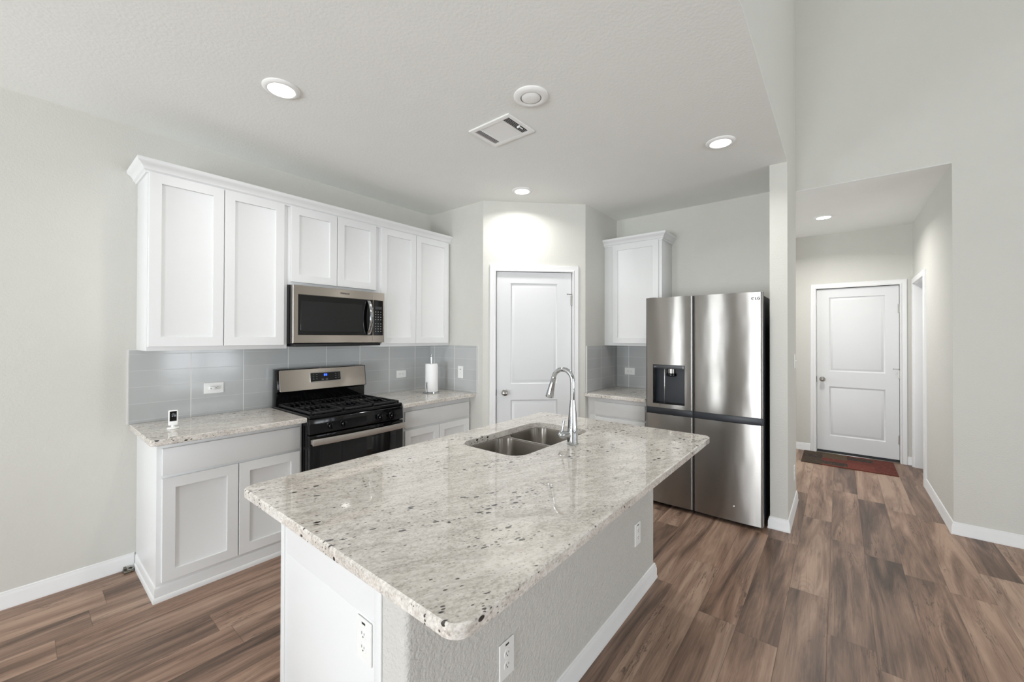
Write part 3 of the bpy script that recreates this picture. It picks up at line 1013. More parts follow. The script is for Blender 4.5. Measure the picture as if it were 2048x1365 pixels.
MB().sweep([(-YC + 0.001, BFF), (2.1467, BFF)], [(-o, z) for o, z in KICK] if False else KICK).build('base_moulding', M['cab'], b3)

# worktops
cr = 0.0006
o = MB().slab((0.030, RG0 - 0.002, -0.655, -0.0005, [0.030, cr, cr, cr]), [], CT0, CT1).build('countertop', M['granite'])
tag(o, 'speckled pale granite countertop left of the range', 'countertop', 'granite countertops')
o = MB().slab((RG1 + 0.002, XP - 0.0005, -0.700, -0.0005, [cr, cr, cr, cr]), [], CT0, CT1).build('countertop', M['granite'])
tag(o, 'speckled pale granite countertop right of the range under the paper towels', 'countertop', 'granite countertops')
o = MB().slab((3.178, XF - 0.0005, -2.150, YC - 0.0005, [cr, cr, cr, cr]), [], CT0, CT1).build('countertop', M['granite'])
tag(o, 'short speckled granite countertop beside the refrigerator', 'countertop', 'granite countertops')

# tile backsplashes
def splash(name, mb, label):
    o = mb.build(name, M['tile'], smooth=False)
    o['kind'] = 'structure'
    o['label'] = label
TB = 0.008
mb = MB().box(0.025, RG0, -TB, -0.0003, CT1 + 0.0005, ZU - 0.0005).box(RG0, RG1, -TB, -0.0003, 0.3, 1.44).box(RG1, XP - 0.0003, -TB, -0.0003, CT1 + 0.0005, ZU - 0.0005)
splash('backsplash_range', mb, 'glossy grey tile backsplash behind the range')
splash('backsplash_pantry_left', MB().box(XP - TB, XP - 0.0003, -0.735, -TB - 0.0002, CT1 + 0.0005, ZU - 0.0005), 'grey tile on the pantry return beside the paper towels')
splash('backsplash_pantry_right', MB().box(3.215, XF - TB - 0.0002, YC - TB, YC - 0.0003, CT1 + 0.0005, ZU - 0.0005), 'grey tile on the pantry return beside the refrigerator')
splash('backsplash_refrigerator', MB().box(XF - TB, XF - 0.0003, -2.150, YC - TB - 0.0002, CT1 + 0.0005, ZU - 0.0005), 'grey tile behind the short counter')
mb = MB().box(0.0195, 0.0247, -0.009, -0.0003, CT1 + 0.0005, ZU + 0.002).box(0.0247, 0.0608, -0.009, -0.0003, ZU - 0.0003, ZU + 0.004)
mb.box(XP - 0.009, XP - 0.0003, -0.7405, -0.7352, CT1, ZU + 0.002)
mb.box(3.2098, 3.2148, YC - 0.009, YC - 0.0003, CT1, ZU + 0.002)
struct(mb.build('trim_1', M['grout'], smooth=False), 'white edge trim of the tile backsplash')

# ================================================================== ISLAND
IX0, IX1, IY0, IY1 = 0.22, 2.05, -1.853, -2.63
IH = -2.52
isl = thing('kitchen_island', 'white kitchen island with a textured half wall on its seating side', 'kitchen island', (1.13, -2.24, 0))
mb = MB().box(IX0, IX1, IH, IY0, 0.0, 0.66, 0.0015)
mb.slab((IX0, IX1, IH, IY0, [0.001] * 4), [(0.98, 1.83, -2.42, -1.89, 0.1)], 0.6602, CT0 - 0.001, 0.0003)
mb.build('cabinet_box', M['cab'], isl)
mb = MB()
mb.prism(rrect(IX0 + 0.001, IX1 - 0.001, IY1, IH - 0.0003, [0.018, 0.018, 0.0005, 0.0005], 5), 0.0, CT0 - 0.001, 'xy')
mb.build('half_wall', M['drywall'], isl)
MB().sweep([(IX0 + 0.001, IH), (IX0 + 0.001, IY1), (IX1 - 0.001, IY1), (IX1 - 0.001, IH)], BB).build('baseboard', M['trim'], isl)
MB().box(IX0 - 0.004, IX0 + 0.001, IH - 0.004, IH + 0.030, 0.0, CT0 - 0.002, 0.0012).build('end_stile', M['cab'], isl)
MB().box(IX0 - 0.004, IX0 + 0.001, IY0 - 0.030, IY0, 0.0, CT0 - 0.002, 0.0012).build('end_stile', M['cab'], isl)
# cabinet fronts on the working side (facing +y): frame turned by pi
for a, b in ((0.24, 0.62), (0.63, 1.02), (1.03, 1.42), (1.43, 1.80)):
    t_ = MB().panel_slab(a, b, 0.12, 0.85, 0, 0.018, [(a + 0.058, b - 0.058, 0.178, 0.792)], SHAKER, 0.0018)
    t_.bm.transform(Matrix.Translation((0, IY0 + 0.0195, 0)) @ Matrix.Scale(-1, 4, (0, 1, 0)))
    bmesh.ops.reverse_faces(t_.bm, faces=list(t_.bm.faces))
    t_.build('door', M['cab'], isl)
SK = (1.045, 1.760, -2.355, -1.950)
o = MB().slab((0.105, 2.074, -2.949, -1.779, [0.045, 0.045, 0.040, 0.040]), [(SK[0], SK[1], SK[2], SK[3], 0.085)], CT0, CT1, 0.004).build('island_countertop', M['granite'])
tag(o, 'large speckled granite island countertop with the sink cut into it', 'countertop')

# sink
sk = thing('double_sink', 'stainless steel double sink set under the island countertop', 'sink', (1.40, -2.15, 0.68))
def basin(x0, x1, y0, y1, r, zt, zb):
    mb = MB()
    t = bmesh.new()
    prof = [(0.0, zt), (0.002, zt - 0.006), (0.006, zb + 0.035), (0.016, zb + 0.012), (0.040, zb)]
    rings = []
    for ins, z in prof:
        rings.append([t.verts.new((p[0], p[1], z)) for p in rrect(x0 + ins, x1 - ins, y0 + ins, y1 - ins, [max(r - ins * 0.6, 0.02)] * 4, 8)])
    outr = [[t.verts.new((p[0], p[1], z)) for p in rrect(x0 - 0.003, x1 + 0.003, y0 - 0.003, y1 + 0.003, [r + 0.003] * 4, 8)] for z in (zt, zb - 0.003)]
    n = len(rings[0])
    seq = [outr[1], outr[0]] + rings
    for a, b in zip(seq, seq[1:]):
        for i in range(n):
            j = (i + 1) % n
            t.faces.new((a[i], a[j], b[j], b[i]))
    t.faces.new(rings[-1]); t.faces.new(outr[1])
    bmesh.ops.recalc_face_normals(t, faces=list(t.faces))
    mb.merge(t)
    return mb
ZS = CT0 - 0.0035
basin(SK[0] - 0.004, 1.418, SK[2] - 0.004, SK[3] + 0.004, 0.085, ZS, 0.700).build('basin', M['sinksteel'], sk)
basin(1.436, SK[1] + 0.004, SK[2] - 0.004, SK[3] + 0.004, 0.085, ZS, 0.700).build('basin', M['sinksteel'], sk)
MB().slab((SK[0] - 0.03, SK[1] + 0.03, SK[2] - 0.03, SK[3] + 0.03, [0.1] * 4), [(SK[0] - 0.0065, 1.4205, SK[2] - 0.0065, SK[3] + 0.0065, 0.086), (1.4335, SK[1] + 0.0065, SK[2] - 0.0065, SK[3] + 0.0065, 0.086)], ZS - 0.002, ZS + 0.002, 0.0005).build('rim', M['sinksteel'], sk)
for cx in (1.23, 1.60):
    MB().lathe([(0.0, 0.001), (0.026, 0.0015), (0.036, 0.004), (0.042, 0.002), (0.043, 0.0)], (cx, -2.13, 0.7005), (0, 0, 1), 28, False).build('drain', M['chrome'], sk)

# faucet
FX, FY = 1.420, -2.425
fa = thing('kitchen_faucet', 'tall chrome gooseneck faucet standing behind the double sink', 'faucet', (FX, FY, CT1))
MB().lathe([(0.0, 0.0), (0.031, 0.0), (0.031, 0.004), (0.0285, 0.007), (0.0275, 0.075), (0.0255, 0.090), (0.0225, 0.14), (0.0180, 0.19), (0.0145, 0.225), (0.0138, 0.232)], (FX, FY, CT1), (0, 0, 1), 36).build('body', M['chrome'], fa)
pts = [(FX, FY, CT1 + 0.228), (FX, FY, 1.19), (FX, FY + 0.000, 1.232)]
cy, cz, ra = FY + 0.060, 1.243, 0.060
for i in range(1, 15):
    a = PI - (PI * 0.93) * i / 14
    pts.append((FX, cy + ra * math.cos(a), cz + ra * 1.02 * math.sin(a)))
MB().tube(pts, 0.0126, 20).build('spout', M['chrome'], fa)
e0, e1 = Vector(pts[-1]), None
dr = Vector((0, 0.26, -1)).normalized()
e0 = e0 - dr * 0.004
MB().lathe([(0.0, 0.0), (0.0132, 0.0), (0.0140, 0.012), (0.0136, 0.016), (0.0155, 0.045), (0.0200, 0.092), (0.0225, 0.112), (0.0215, 0.116), (0.0, 0.115)], tuple(e0), tuple(dr), 28).build('spray_head', M['chrome'], fa)
bd = Vector((-0.82, 0.57, 0)).normalized()
MB().lathe([(0.0, 0.0), (0.019, 0.0), (0.019, 0.050), (0.0195, 0.052), (0.0195, 0.064), (0.016, 0.072), (0.006, 0.082), (0.0, 0.083)], (FX, FY, 0.967), tuple(bd), 26).build('handle_barrel', M['chrome'], fa)
hp = Vector((FX, FY, 0.967)) + bd * 0.060
MB().tube([hp + Vector((0, 0, 0.012)), hp + Vector((0.004, -0.002, 0.035)), hp + Vector((0.010, -0.006, 0.072))], [0.006, 0.0055, 0.0065], 12).build('lever', M['chrome'], fa)


# ================================================================== RANGE
rg = thing('gas_range', 'black and stainless freestanding gas range between the base cabinets', 'range', ((RG0 + RG1) / 2, 0, 0))
R0, R1 = RG0 + 0.003, RG1 - 0.003
RF = -0.645
MB().box(R0, R1, RF, -0.03, 0.05, 0.905, 0.003).build('body', M['black'], rg)
for lx in (R0 + 0.05, R1 - 0.05):
    for ly in (RF + 0.05, -0.10):
        MB().cyl((lx, ly, 0.0), (0, 0, 1), 0.018, 0.051, 14).build('foot', M['blackm'], rg)
# cooktop pan with raised rim
mb = MB()
mb.slab((R0 - 0.001, R1 + 0.001, RF - 0.035, -0.055, [0.012, 0.012, 0.004, 0.004]), [(R0 + 0.028, R1 - 0.028, RF + 0.028, -0.085, 0.02)], 0.904, 0.926, 0.004)
mb.box(R0 + 0.02, R1 - 0.02, RF + 0.02, -0.08, 0.906, 0.913)
mb.build('cooktop', M['black'], rg)
# burners
for bx, by, br in ((R0 + 0.17, -0.50, 0.045), (R0 + 0.17, -0.22, 0.036), ((R0 + R1) / 2, -0.36, 0.040), (R1 - 0.17, -0.50, 0.040), (R1 - 0.17, -0.22, 0.036)):
    MB().lathe([(br + 0.012, 0.0), (br + 0.010, 0.008), (br, 0.009), (br, 0.014), (br - 0.004, 0.018), (0.0, 0.018)], (bx, by, 0.913), (0, 0, 1), 28).build('burner', M['blackm'], rg)
# three cast iron grates
gw = (R1 - R0 - 0.036) / 3
for g in range(3):
    a = R0 + 0.018 + g * gw + 0.002
    b = a + gw - 0.004
    y0_, y1_ = RF - 0.012, -0.10
    mb = MB()
    zg0, zg1 = 0.930, 0.946
    for yy in (y0_, (y0_ + y1_) / 2 - 0.006, y1_ - 0.012):
        mb.box(a, b, yy, yy + 0.013, zg0, zg1, 0.003)
    for xx in (a, b - 0.012):
        mb.box(xx, xx + 0.012, y0_, y1_, zg0, zg1, 0.003)
    for kx in range(1, 6):
        xx = a + (b - a) * kx / 6 - 0.004
        mb.box(xx, xx + 0.008, y0_ + 0.008, y0_ + 0.115, zg0 + 0.003, zg1, 0.002)
        mb.box(xx, xx + 0.008, y1_ - 0.115, y1_ - 0.008, zg0 + 0.003, zg1, 0.002)
        ym = (y0_ + y1_) / 2
        mb.box(xx, xx + 0.008, ym - 0.085, ym + 0.085, zg0 + 0.003, zg1, 0.002)
    for xx in (a, b - 0.012):
        for yy in (y0_, y1_ - 0.013, (y0_ + y1_) / 2 - 0.006):
            mb.box(xx + 0.001, xx + 0.011, yy + 0.001, yy + 0.012, 0.913, zg0 + 0.002)
    mb.build('grate', M['blackm'], rg)
# control panel (sloped front) and knobs
mb = MB()
mb.prism([(RF + 0.004, 0.795), (RF - 0.040, 0.795), (RF - 0.044, 0.800), (RF - 0.036, 0.893), (RF - 0.026, 0.9035), (RF + 0.004, 0.9035)], R0, R1, 'yz', 0.002)
mb.build('control_panel', M['black'], rg)
for kx in (0.990, 1.088, 1.392, 1.500):
    kd = (0, -1, -0.06)
    kb = MB().lathe([(0.0, 0.0), (0.027, 0.0), (0.027, 0.004), (0.021, 0.006), (0.0195, 0.030), (0.017, 0.033), (0.0, 0.033)], (kx, RF - 0.040, 0.842), kd, 26)
    kb.box(kx - 0.0045, kx + 0.0045, RF - 0.084, RF - 0.066, 0.824, 0.862, 0.0015)
    kb.build('knob', M['black'], rg)
# oven door
mb = MB()
mb.box(R0 + 0.001, R1 - 0.001, RF - 0.044, RF - 0.001, 0.205, 0.788, 0.004)
od = mb.build('oven_door', M['glass'], rg)
MB().box(R0 + 0.072, R1 - 0.072, RF - 0.0458, RF - 0.043, 0.33, 0.722, 0.001).build('oven_window', M['glass2'], od)
mb = MB()
nseg = 20
outer, inner = [], []
for i in range(nseg + 1):
    s = i / nseg
    x = R0 + 0.004 + (R1 - R0 - 0.008) * s
    bow = 0.020 * (1 - (2 * s - 1) ** 2)
    outer.append((x, RF - 0.084 - bow)); inner.append((x, RF - 0.072 - bow))
mb.prism(outer + inner[::-1], 0.726, 0.770, 'xy', 0.002)
mb.box(R0 + 0.006, R0 + 0.03, RF - 0.076, RF - 0.043, 0.732, 0.764, 0.002)
mb.box(R1 - 0.03, R1 - 0.006, RF - 0.076, RF - 0.043, 0.732, 0.764, 0.002)
mb.build('oven_handle', M['satin'], od)
dw = MB().box(R0 + 0.001, R1 - 0.001, RF - 0.040, RF - 0.001, 0.055, 0.198, 0.004).build('storage_drawer', M['black'], rg)
# backguard
mb = MB()
mb.prism([(-0.030, 0.90), (-0.095, 0.90), (-0.098, 1.025), (-0.128, 1.040), (-0.106, 1.214), (-0.030, 1.218)], R0 + 0.004, R1 - 0.001, 'yz', 0.004)
bg = mb.build('backguard', M['black'], rg)
sp = MB().slab((R0 + 0.022, R1 - 0.008, 0.0, 0.172, [0.012] * 4), [], 0.0, 0.004, 0.0015)
tilt = math.atan2(0.022, 0.174)
sp.bm.transform(Matrix.Translation((0, -0.1265, 1.038)) @ Matrix.Rotation(PI / 2 - tilt, 4, 'X'))
spo = sp.build('control_fascia', M['steel'], bg)
def on_fascia(mb, dz):
    mb.bm.transform(Matrix.Translation((0, -0.1265, 1.038)) @ Matrix.Rotation(PI / 2 - tilt, 4, 'X') @ Matrix.Translation((0, 0, dz)))
    return mb
on_fascia(MB().slab((1.104, 1.372, 0.058, 0.140, [0.003] * 4), [(1.110, 1.366, 0.064, 0.134, 0.002)], 0.0, 0.0025, 0.0008), 0.004).build('display_frame', M['nickel'], bg)
dsp = on_fascia(MB().box(1.110, 1.366, 0.064, 0.134, 0.0, 0.0012), 0.004).build('display', M['glass'], bg)
for pair in ((1.128, 1.155), (1.318, 1.345)):
    mb = MB()
    for px in pair:
        for py in (0.120, 0.102, 0.084):
            mb.box(px, px + 0.012, py - 0.001, py + 0.001, 0.0, 0.0006)
    on_fascia(mb, 0.0052).build('keypad_lettering', M['white_mark'], bg)
mb = MB()
for px in (1.20, 1.235):
    for py in (0.082, 0.074):
        mb.box(px, px + 0.020, py - 0.001, py + 0.001, 0.0, 0.0006)
on_fascia(mb, 0.0052).build('keypad_lettering', M['white_mark'], bg)
mb = MB()
def digit(mb, x, y, w, h, segs):
    s = 0.0022
    S = {'t': (x, x + w, y + h - s, y + h), 'm': (x, x + w, y + h / 2 - s / 2, y + h / 2 + s / 2), 'b': (x, x + w, y, y + s),
         'tl': (x, x + s, y + h / 2, y + h), 'tr': (x + w - s, x + w, y + h / 2, y + h), 'bl': (x, x + s, y, y + h / 2), 'br': (x + w - s, x + w, y, y + h / 2)}
    for q in segs:
        a, b, c, d = S[q]
        mb.box(a, b, c, d, 0.0, 0.0006)
digit(mb, 1.222, 0.106, 0.010, 0.017, ('t', 'm', 'b', 'tl', 'bl', 'tr', 'br'))
mb.box(1.2335, 1.2355, 0.110, 0.112, 0, 0.0006).box(1.2335, 1.2355, 0.117, 0.119, 0, 0.0006)
digit(mb, 1.238, 0.106, 0.010, 0.017, ('t', 'm', 'b', 'tl', 'bl', 'tr', 'br'))
on_fascia(mb, 0.0052).build('clock_digits', M['blue'], bg)

# ================================================================== MICROWAVE
mwv = thing('microwave_oven', 'stainless over-the-range microwave under the short wall cabinet', 'microwave', ((RG0 + RG1) / 2, 0, 1.41))
MF = -0.410
Q0, Q1 = RG0 + 0.002, RG1 - 0.001
MB().box(Q0, Q1, -0.372, -0.010, 1.424, 1.860, 0.002).build('case', M['black'], mwv)
SPL = 1.500
# door: steel frame around a black window, and the keypad side
def ring_box(mb, x0, x1, z0, z1, hx0, hx1, hz0, hz1, yf, yb, e=0.0025):
    mb.panel_slab(x0, x1, z0, z1, yf, yb, [(hx0, hx1, hz0, hz1)], [(0.0, 0.0), (0.0012, 0.004), (0.002, 0.0042)], e)
mb = MB(); ring_box(mb, Q0, SPL - 0.001, 1.427, 1.858, 0.884, SPL - 0.0015, 1.487, 1.792, MF, -0.373)
md = mb.build('door', M['steel'], mwv)
MB().box(0.8865, SPL - 0.004, MF + 0.0015, MF + 0.0040, 1.4895, 1.7895).build('window_surround', M['glass'], md)
MB().slab((0.905, 1.402, 0.0, 0.222, [0.010] * 4), [], 0.0, 0.0012, 0.0004)
wn = MB().slab((0.905, 1.402, 1.516, 1.744, [0.010] * 4), [], 0.0, 0.0010, 0.0003)
wn.bm.transform(Matrix(((1, 0, 0, 0), (0, 0, -1, MF + 0.0016), (0, 1, 0, 0), (0, 0, 0, 1))))
wn.build('window', M['glass2'], md)
mb = MB(); ring_box(mb, SPL + 0.001, Q1, 1.427, 1.858, SPL + 0.002, 1.598, 1.487, 1.792, MF, -0.373)
mk = mb.build('keypad_side', M['steel'], mwv)
MB().box(SPL + 0.0045, 1.5955, MF + 0.0015, MF + 0.0040, 1.4895, 1.7895).build('keypad', M['glass'], mk)
for rows in (range(0, 4), range(4, 8)):
    mb = MB()
    for r in rows:
        for cc in range(3):
            z = 1.690 - r * 0.022 - (0.014 if r > 3 else 0)
            x = 1.522 + cc * 0.025
            mb.box(x, x + 0.009, MF + 0.0008, MF + 0.0016, z - 0.0030, z + 0.0030)
    mb.build('keypad_lettering', M['white_mark'], mk)
MB().box(1.522, 1.585, MF + 0.0008, MF + 0.0016, 1.713, 1.737).build('clock_window', M['dgrey'], mk)
mb = MB()
out, inn = [], []
for i in range(25):
    s = i / 24
    z = 1.494 + 0.288 * s
    bow = 0.046 * (1 - (2 * s - 1) ** 2) ** 0.8
    out.append((MF - 0.010 - bow, z)); inn.append((MF - 0.001 - bow * 0.86, z))
mb.prism(out + inn[::-1], 1.440, 1.468, 'yz', 0.0018)
mb.build('handle', M['chrome'], md)
mb = MB().box(Q0 + 0.02, Q1 - 0.03, -0.395, -0.03, 1.400, 1.4235, 0.004)
mb.build('vent_tray', M['blackm'], mwv)
text_mesh('Whirlpool', 0.0185, 'logo_lettering', M['logo'], md, (1.207 - OFF[md.name][0], MF - OFF[md.name][1], 1.825 - OFF[md.name][2]), (PI / 2, 0, 0), 0.0005, 0.25)

# ================================================================== REFRIGERATOR (frame FF: u = -y, d = x)
U0, U1 = 2.1676, 3.0692
FX0 = 3.124
FT = 1.826
fr = thing('refrigerator', 'stainless four-door refrigerator with a water dispenser in the upper left door', 'refrigerator', ((U0 + U1) / 2, 3.5, 0), FF)
MB().box(U0 + 0.006, U1 - 0.006, FX0 + 0.062, 3.86, 0.045, FT - 0.022, 0.004).build('case', M['fbody'], fr)
MB().box(U0 + 0.02, U1 - 0.02, FX0 + 0.05, FX0 + 0.14, 0.010, 0.046, 0.003).build('base_grille', M['blackm'], fr)
for a, b in ((U0 + 0.05, 3.25), (U1 - 0.05, 3.25), (U0 + 0.05, 3.80), (U1 - 0.05, 3.80)):
    MB().cyl((a, b, 0.0), (0, 0, 1), 0.02, 0.046, 14).build('foot', M['blackm'], fr)
US = 2.571


def fdoor(u0, u1, v0, v1, hole=None, name='door'):
    """Door skin with a gently bowed front; hole = (u0,u1,v0,v1)."""
    mb = MB()
    t = bmesh.new()
    wd = u1 - u0
    def dep(u):
        s = (u - u0) / wd
        bow = 0.009 * (1 - (2 * s - 1) ** 2)
        e = 0.012
        q = min(u - u0, u1 - u)
        rnd = 0.0
        if q < e:
            rnd = e - math.sqrt(max(e * e - (e - q) ** 2, 0))
        return FX0 + 0.009 - bow + rnd
    us = [u0 + 0.012 * (1 - math.cos(PI / 2 * i / 5)) for i in range(6)] + [u1 - 0.012 * (1 - math.cos(PI / 2 * i / 5)) for i in range(6)]
    us += [u0 + wd * i / 24 for i in range(1, 24)]
    vs = [v0, v1] + [v0 + (v1 - v0) * i / 6 for i in range(1, 6)]
    if hole:
        us += [hole[0], hole[1]]; vs += [hole[2], hole[3]]
    us = sorted(set(round(x, 5) for x in us)); vs = sorted(set(round(x, 5) for x in vs))
    db = FX0 + 0.058
    F = {(i, j): t.verts.new((u, dep(u), v)) for i, u in enumerate(us) for j, v in enumerate(vs)}
    B = {(i, j): t.verts.new((u, db, v)) for i, u in enumerate(us) for j, v in enumerate(vs)}
    def inside(i, j):
        if not hole: return False
        um, vm = (us[i] + us[i + 1]) / 2, (vs[j] + vs[j + 1]) / 2
        return hole[0] < um < hole[1] and hole[2] < vm < hole[3]
    cells = [(i, j) for i in range(len(us) - 1) for j in range(len(vs) - 1) if not inside(i, j)]
    cs = set(cells)
    for i, j in cells:
        t.faces.new((F[i, j], F[i + 1, j], F[i + 1, j + 1], F[i, j + 1]))
        t.faces.new((B[i, j], B[i, j + 1], B[i + 1, j + 1], B[i + 1, j]))
        for (di, dj, p, q) in ((-1, 0, (i, j), (i, j + 1)), (1, 0, (i + 1, j), (i + 1, j + 1)), (0, -1, (i, j), (i + 1, j)), (0, 1, (i, j + 1), (i + 1, j + 1))):
            if (i + di, j + dj) not in cs:
                t.faces.new((F[p], F[q], B[q], B[p]))
    loose = [v for v in t.verts if not v.link_faces]
    bmesh.ops.delete(t, geom=loose, context='VERTS')
    bmesh.ops.recalc_face_normals(t, faces=list(t.faces))
    mb.merge(t)
    return mb.build(name, M['fsteel'], fr, angle=25)


VT0, VB1 = 0.862, 0.806
DH = (2.2345, 2.5030, 0.897, 1.238)
ul = fdoor(U0, US - 0.003, VT0, FT, DH)
ur = fdoor(US + 0.003, U1, VT0, FT)
ll = fdoor(U0, US - 0.003, 0.035, VB1)
lr = fdoor(US + 0.003, U1, 0.035, VB1)
# dark pocket-handle band between upper and lower doors
MB().box(U0 + 0.002, U1 - 0.002, FX0 + 0.030, FX0 + 0.0615, 0.780, 0.885, 0.002).build('handle_recess', M['fbody'], fr)
MB().box(U0 + 0.004, US - 0.005, FX0 + 0.010, FX0 + 0.030, VB1 + 0.001, VT0 - 0.001, 0.003).build('handle_grip', M['fbody'], ul)
MB().box(US + 0.005, U1 - 0.004, FX0 + 0.010, FX0 + 0.030, VB1 + 0.001, VT0 - 0.001, 0.003).build('handle_grip', M['fbody'], ur)
MB().box(US - 0.003, US + 0.003, FX0 + 0.012, FX0 + 0.0615, 0.04, FT - 0.004).build('centre_gasket', M['blackm'], fr)
for a in (U0 + 0.02, U1 - 0.085):
    MB().box(a, a + 0.065, FX0 + 0.035, FX0 + 0.16, FT - 0.0215, FT + 0.006, 0.004).build('hinge_cover', M['dgrey'], fr)
# dispenser
a, b, c, d = DH
dp = MB()
e = 0.0012
dp.box(a + e, b - e, FX0 + 0.110, FX0 + 0.114, c + e, d - e)
dp.box(a + e, a + 0.004, FX0 + 0.006, FX0 + 0.110, c + e, d - e).box(b - 0.004, b - e, FX0 + 0.006, FX0 + 0.110, c + e, d - e)
dp.box(a + 0.004, b - 0.004, FX0 + 0.006, FX0 + 0.110, c + e, c + 0.010).box(a + 0.004, b - 0.004, FX0 + 0.006, FX0 + 0.110, d - 0.010, d - e)
disp = dp.build('dispenser', M['glass'], fr)
MB().box(a + 0.004, b - 0.004, FX0 + 0.004, FX0 + 0.030, d - 0.034, d - e, 0.002).build('dispenser_panel', M['dgrey'], disp)
MB().box(a + 0.080, a + 0.087, FX0 + 0.055, FX0 + 0.110, c + 0.012, d - 0.036, 0.001).build('dispenser_divider', M['nickel'], disp)
MB().box(a + 0.088, b - 0.022, FX0 + 0.085, FX0 + 0.110, c + 0.020, d - 0.036, 0.003).build('dispenser_back', M['slate'], disp)
MB().lathe([(0.036, 0.0), (0.036, 0.045), (0.030, 0.052), (0.0, 0.052)], (2.378, FX0 + 0.062, d - 0.036), (0, 0, -1), 24).build('dispenser_nozzle', M['nickel'], disp)
MB().lathe([(0.040, 0.0), (0.044, 0.010), (0.042, 0.024), (0.034, 0.028)], (2.378, FX0 + 0.062, d - 0.074), (0, 0, -1), 24).build('nozzle_collar', M['black'], disp)
pd = MB().slab((2.338, 2.428, 0.0, 0.165, [0.010] * 4), [], 0.0, 0.006, 0.002)
pd.bm.transform(Matrix.Translation((0, FX0 + 0.072, c + 0.068)) @ Matrix.Rotation(PI / 2 - 0.10, 4, 'X'))
pd.build('dispenser_paddle', M['slate'], disp)
mb = MB()
for i in range(4):
    mb.box(a + 0.008 + i * 0.006, a + 0.0115 + i * 0.006, FX0 + 0.0034, FX0 + 0.0042, d - 0.022, d - 0.016)
mb.build('panel_lettering', M['white_mark'], disp)
mb = MB()
mb.box(b - 0.016, b - 0.010, FX0 + 0.0034, FX0 + 0.0042, d - 0.030, d - 0.008)
mb.build('panel_lettering', M['white_mark'], disp)
MB().lathe([(0.011, 0.0), (0.009, 0.003), (0.004, 0.0045), (0.0, 0.005)], (2.871, FX0 + 0.0035, 0.149), (0, -1, 0), 18).build('dent', M['chrome'], lr)
# badge: round emblem and letters
ofx = OFF[ur.name]
mb = MB()
lu, lv, lr_ = 3.003, 1.776, 0.0105
yb_ = FX0 + 0.0040
ring_o = [(lu + lr_ * math.cos(2 * PI * i / 28), lv + lr_ * math.sin(2 * PI * i / 28)) for i in range(25)]
ring_i = [(lu + (lr_ - 0.0038) * math.cos(2 * PI * i / 28), lv + (lr_ - 0.0038) * math.sin(2 * PI * i / 28)) for i in range(25)]
mb.prism(ring_o + ring_i[::-1], yb_ - 0.0006, yb_ + 0.003, 'xz')
mb.box(lu - 0.001, lu + 0.001, yb_ - 0.0006, yb_ + 0.003, lv - 0.005, lv + 0.005)
mb.box(lu, lu + 0.0045, yb_ - 0.0006, yb_ + 0.003, lv - 0.005, lv - 0.003)
mb.box(lu - 0.0058, lu - 0.0036, yb_ - 0.0006, yb_ + 0.003, lv + 0.002, lv + 0.0042)
mb.build('logo_emblem', M['logo'], ur)
text_mesh('LG', 0.027, 'logo_lettering', M['logo'], ur, (3.0185 - ofx[0], FX0 + 0.0036 - ofx[1], 1.775 - ofx[2]), (PI / 2, 0, 0), 0.0042)


# ================================================================== SMALL THINGS
def outlet(label, frame, u, d, v, horizontal=False, style='duplex', reset=False, cat='wall outlet', name='wall_outlet', group='outlet and switch plates'):
    """Cover plate centred at (u, d, v) on a surface facing -d."""
    t = thing(name, label, cat, (u, d, v), frame, group)
    w2, h2 = (0.059, 0.0385) if horizontal else (0.0385, 0.062)
    pl = MB().slab((-w2, w2, -h2, h2, [0.003] * 4), [], 0.0, 0.006, 0.002)
    TM = Matrix(((1, 0, 0, u), (0, 0, -1, d - 0.0003), (0, 1, 0, v), (0, 0, 0, 1)))
    rotm = Matrix.Rotation(-PI / 2, 4, 'Z') if horizontal else Matrix.Identity(4)
    pl.bm.transform(TM)
    pl.build('cover_plate', M['plastic'], t)
    TR = TM @ rotm
    if style == 'duplex':
        for s in (-1, 1):
            fc = MB().lathe([(0.0, 0.0074), (0.0155, 0.0074), (0.0165, 0.0066), (0.0165, 0.0)], (0, s * 0.0195, 0.0), (0, 0, 1), 24)
            fc.bm.transform(TR)
            f_ = fc.build('receptacle', M['plastic'], t)
            sl = MB()
            sl.box(-0.0075, -0.0055, s * 0.0195 - 0.001, s * 0.0195 + 0.007, 0.0068, 0.0078)
            sl.box(0.0050, 0.0070, s * 0.0195 + 0.000, s * 0.0195 + 0.006, 0.0068, 0.0078)
            sl.lathe([(0.0024, 0.0068), (0.0024, 0.0078)], (0, s * 0.0195 - 0.007, 0), (0, 0, 1), 10)
            sl.bm.transform(TR)
            sl.build('slots', M['slot'], f_)
        if reset:
            sl = MB().box(-0.009, 0.009, 0.047, 0.053, 0.0055, 0.0064)
            sl.bm.transform(TR)
            sl.build('status_window', M['slot'], t)
    elif style == 'toggle':
        tg = MB().box(-0.005, 0.005, -0.012, 0.012, 0.004, 0.0075, 0.001)
        tg.box(-0.0038, 0.0038, 0.000, 0.010, 0.006, 0.017, 0.0015)
        tg.bm.transform(TR)
        tg.build('toggle', M['plastic'], t)
    elif style == 'jack':
        tg = MB().lathe([(0.0, 0.0085), (0.005, 0.0085), (0.0055, 0.005)], (0, 0.030, 0), (0, 0, 1), 14)
        tg.bm.transform(TR)
        tg.build('jack', M['slot'], t)
        tg = MB().lathe([(0.0, 0.0075), (0.0035, 0.0075), (0.0035, 0.005)], (0, -0.008, 0), (0, 0, 1), 14)
        tg.bm.transform(TR)
        tg.build('screw', M['nickel'], t)
    return t


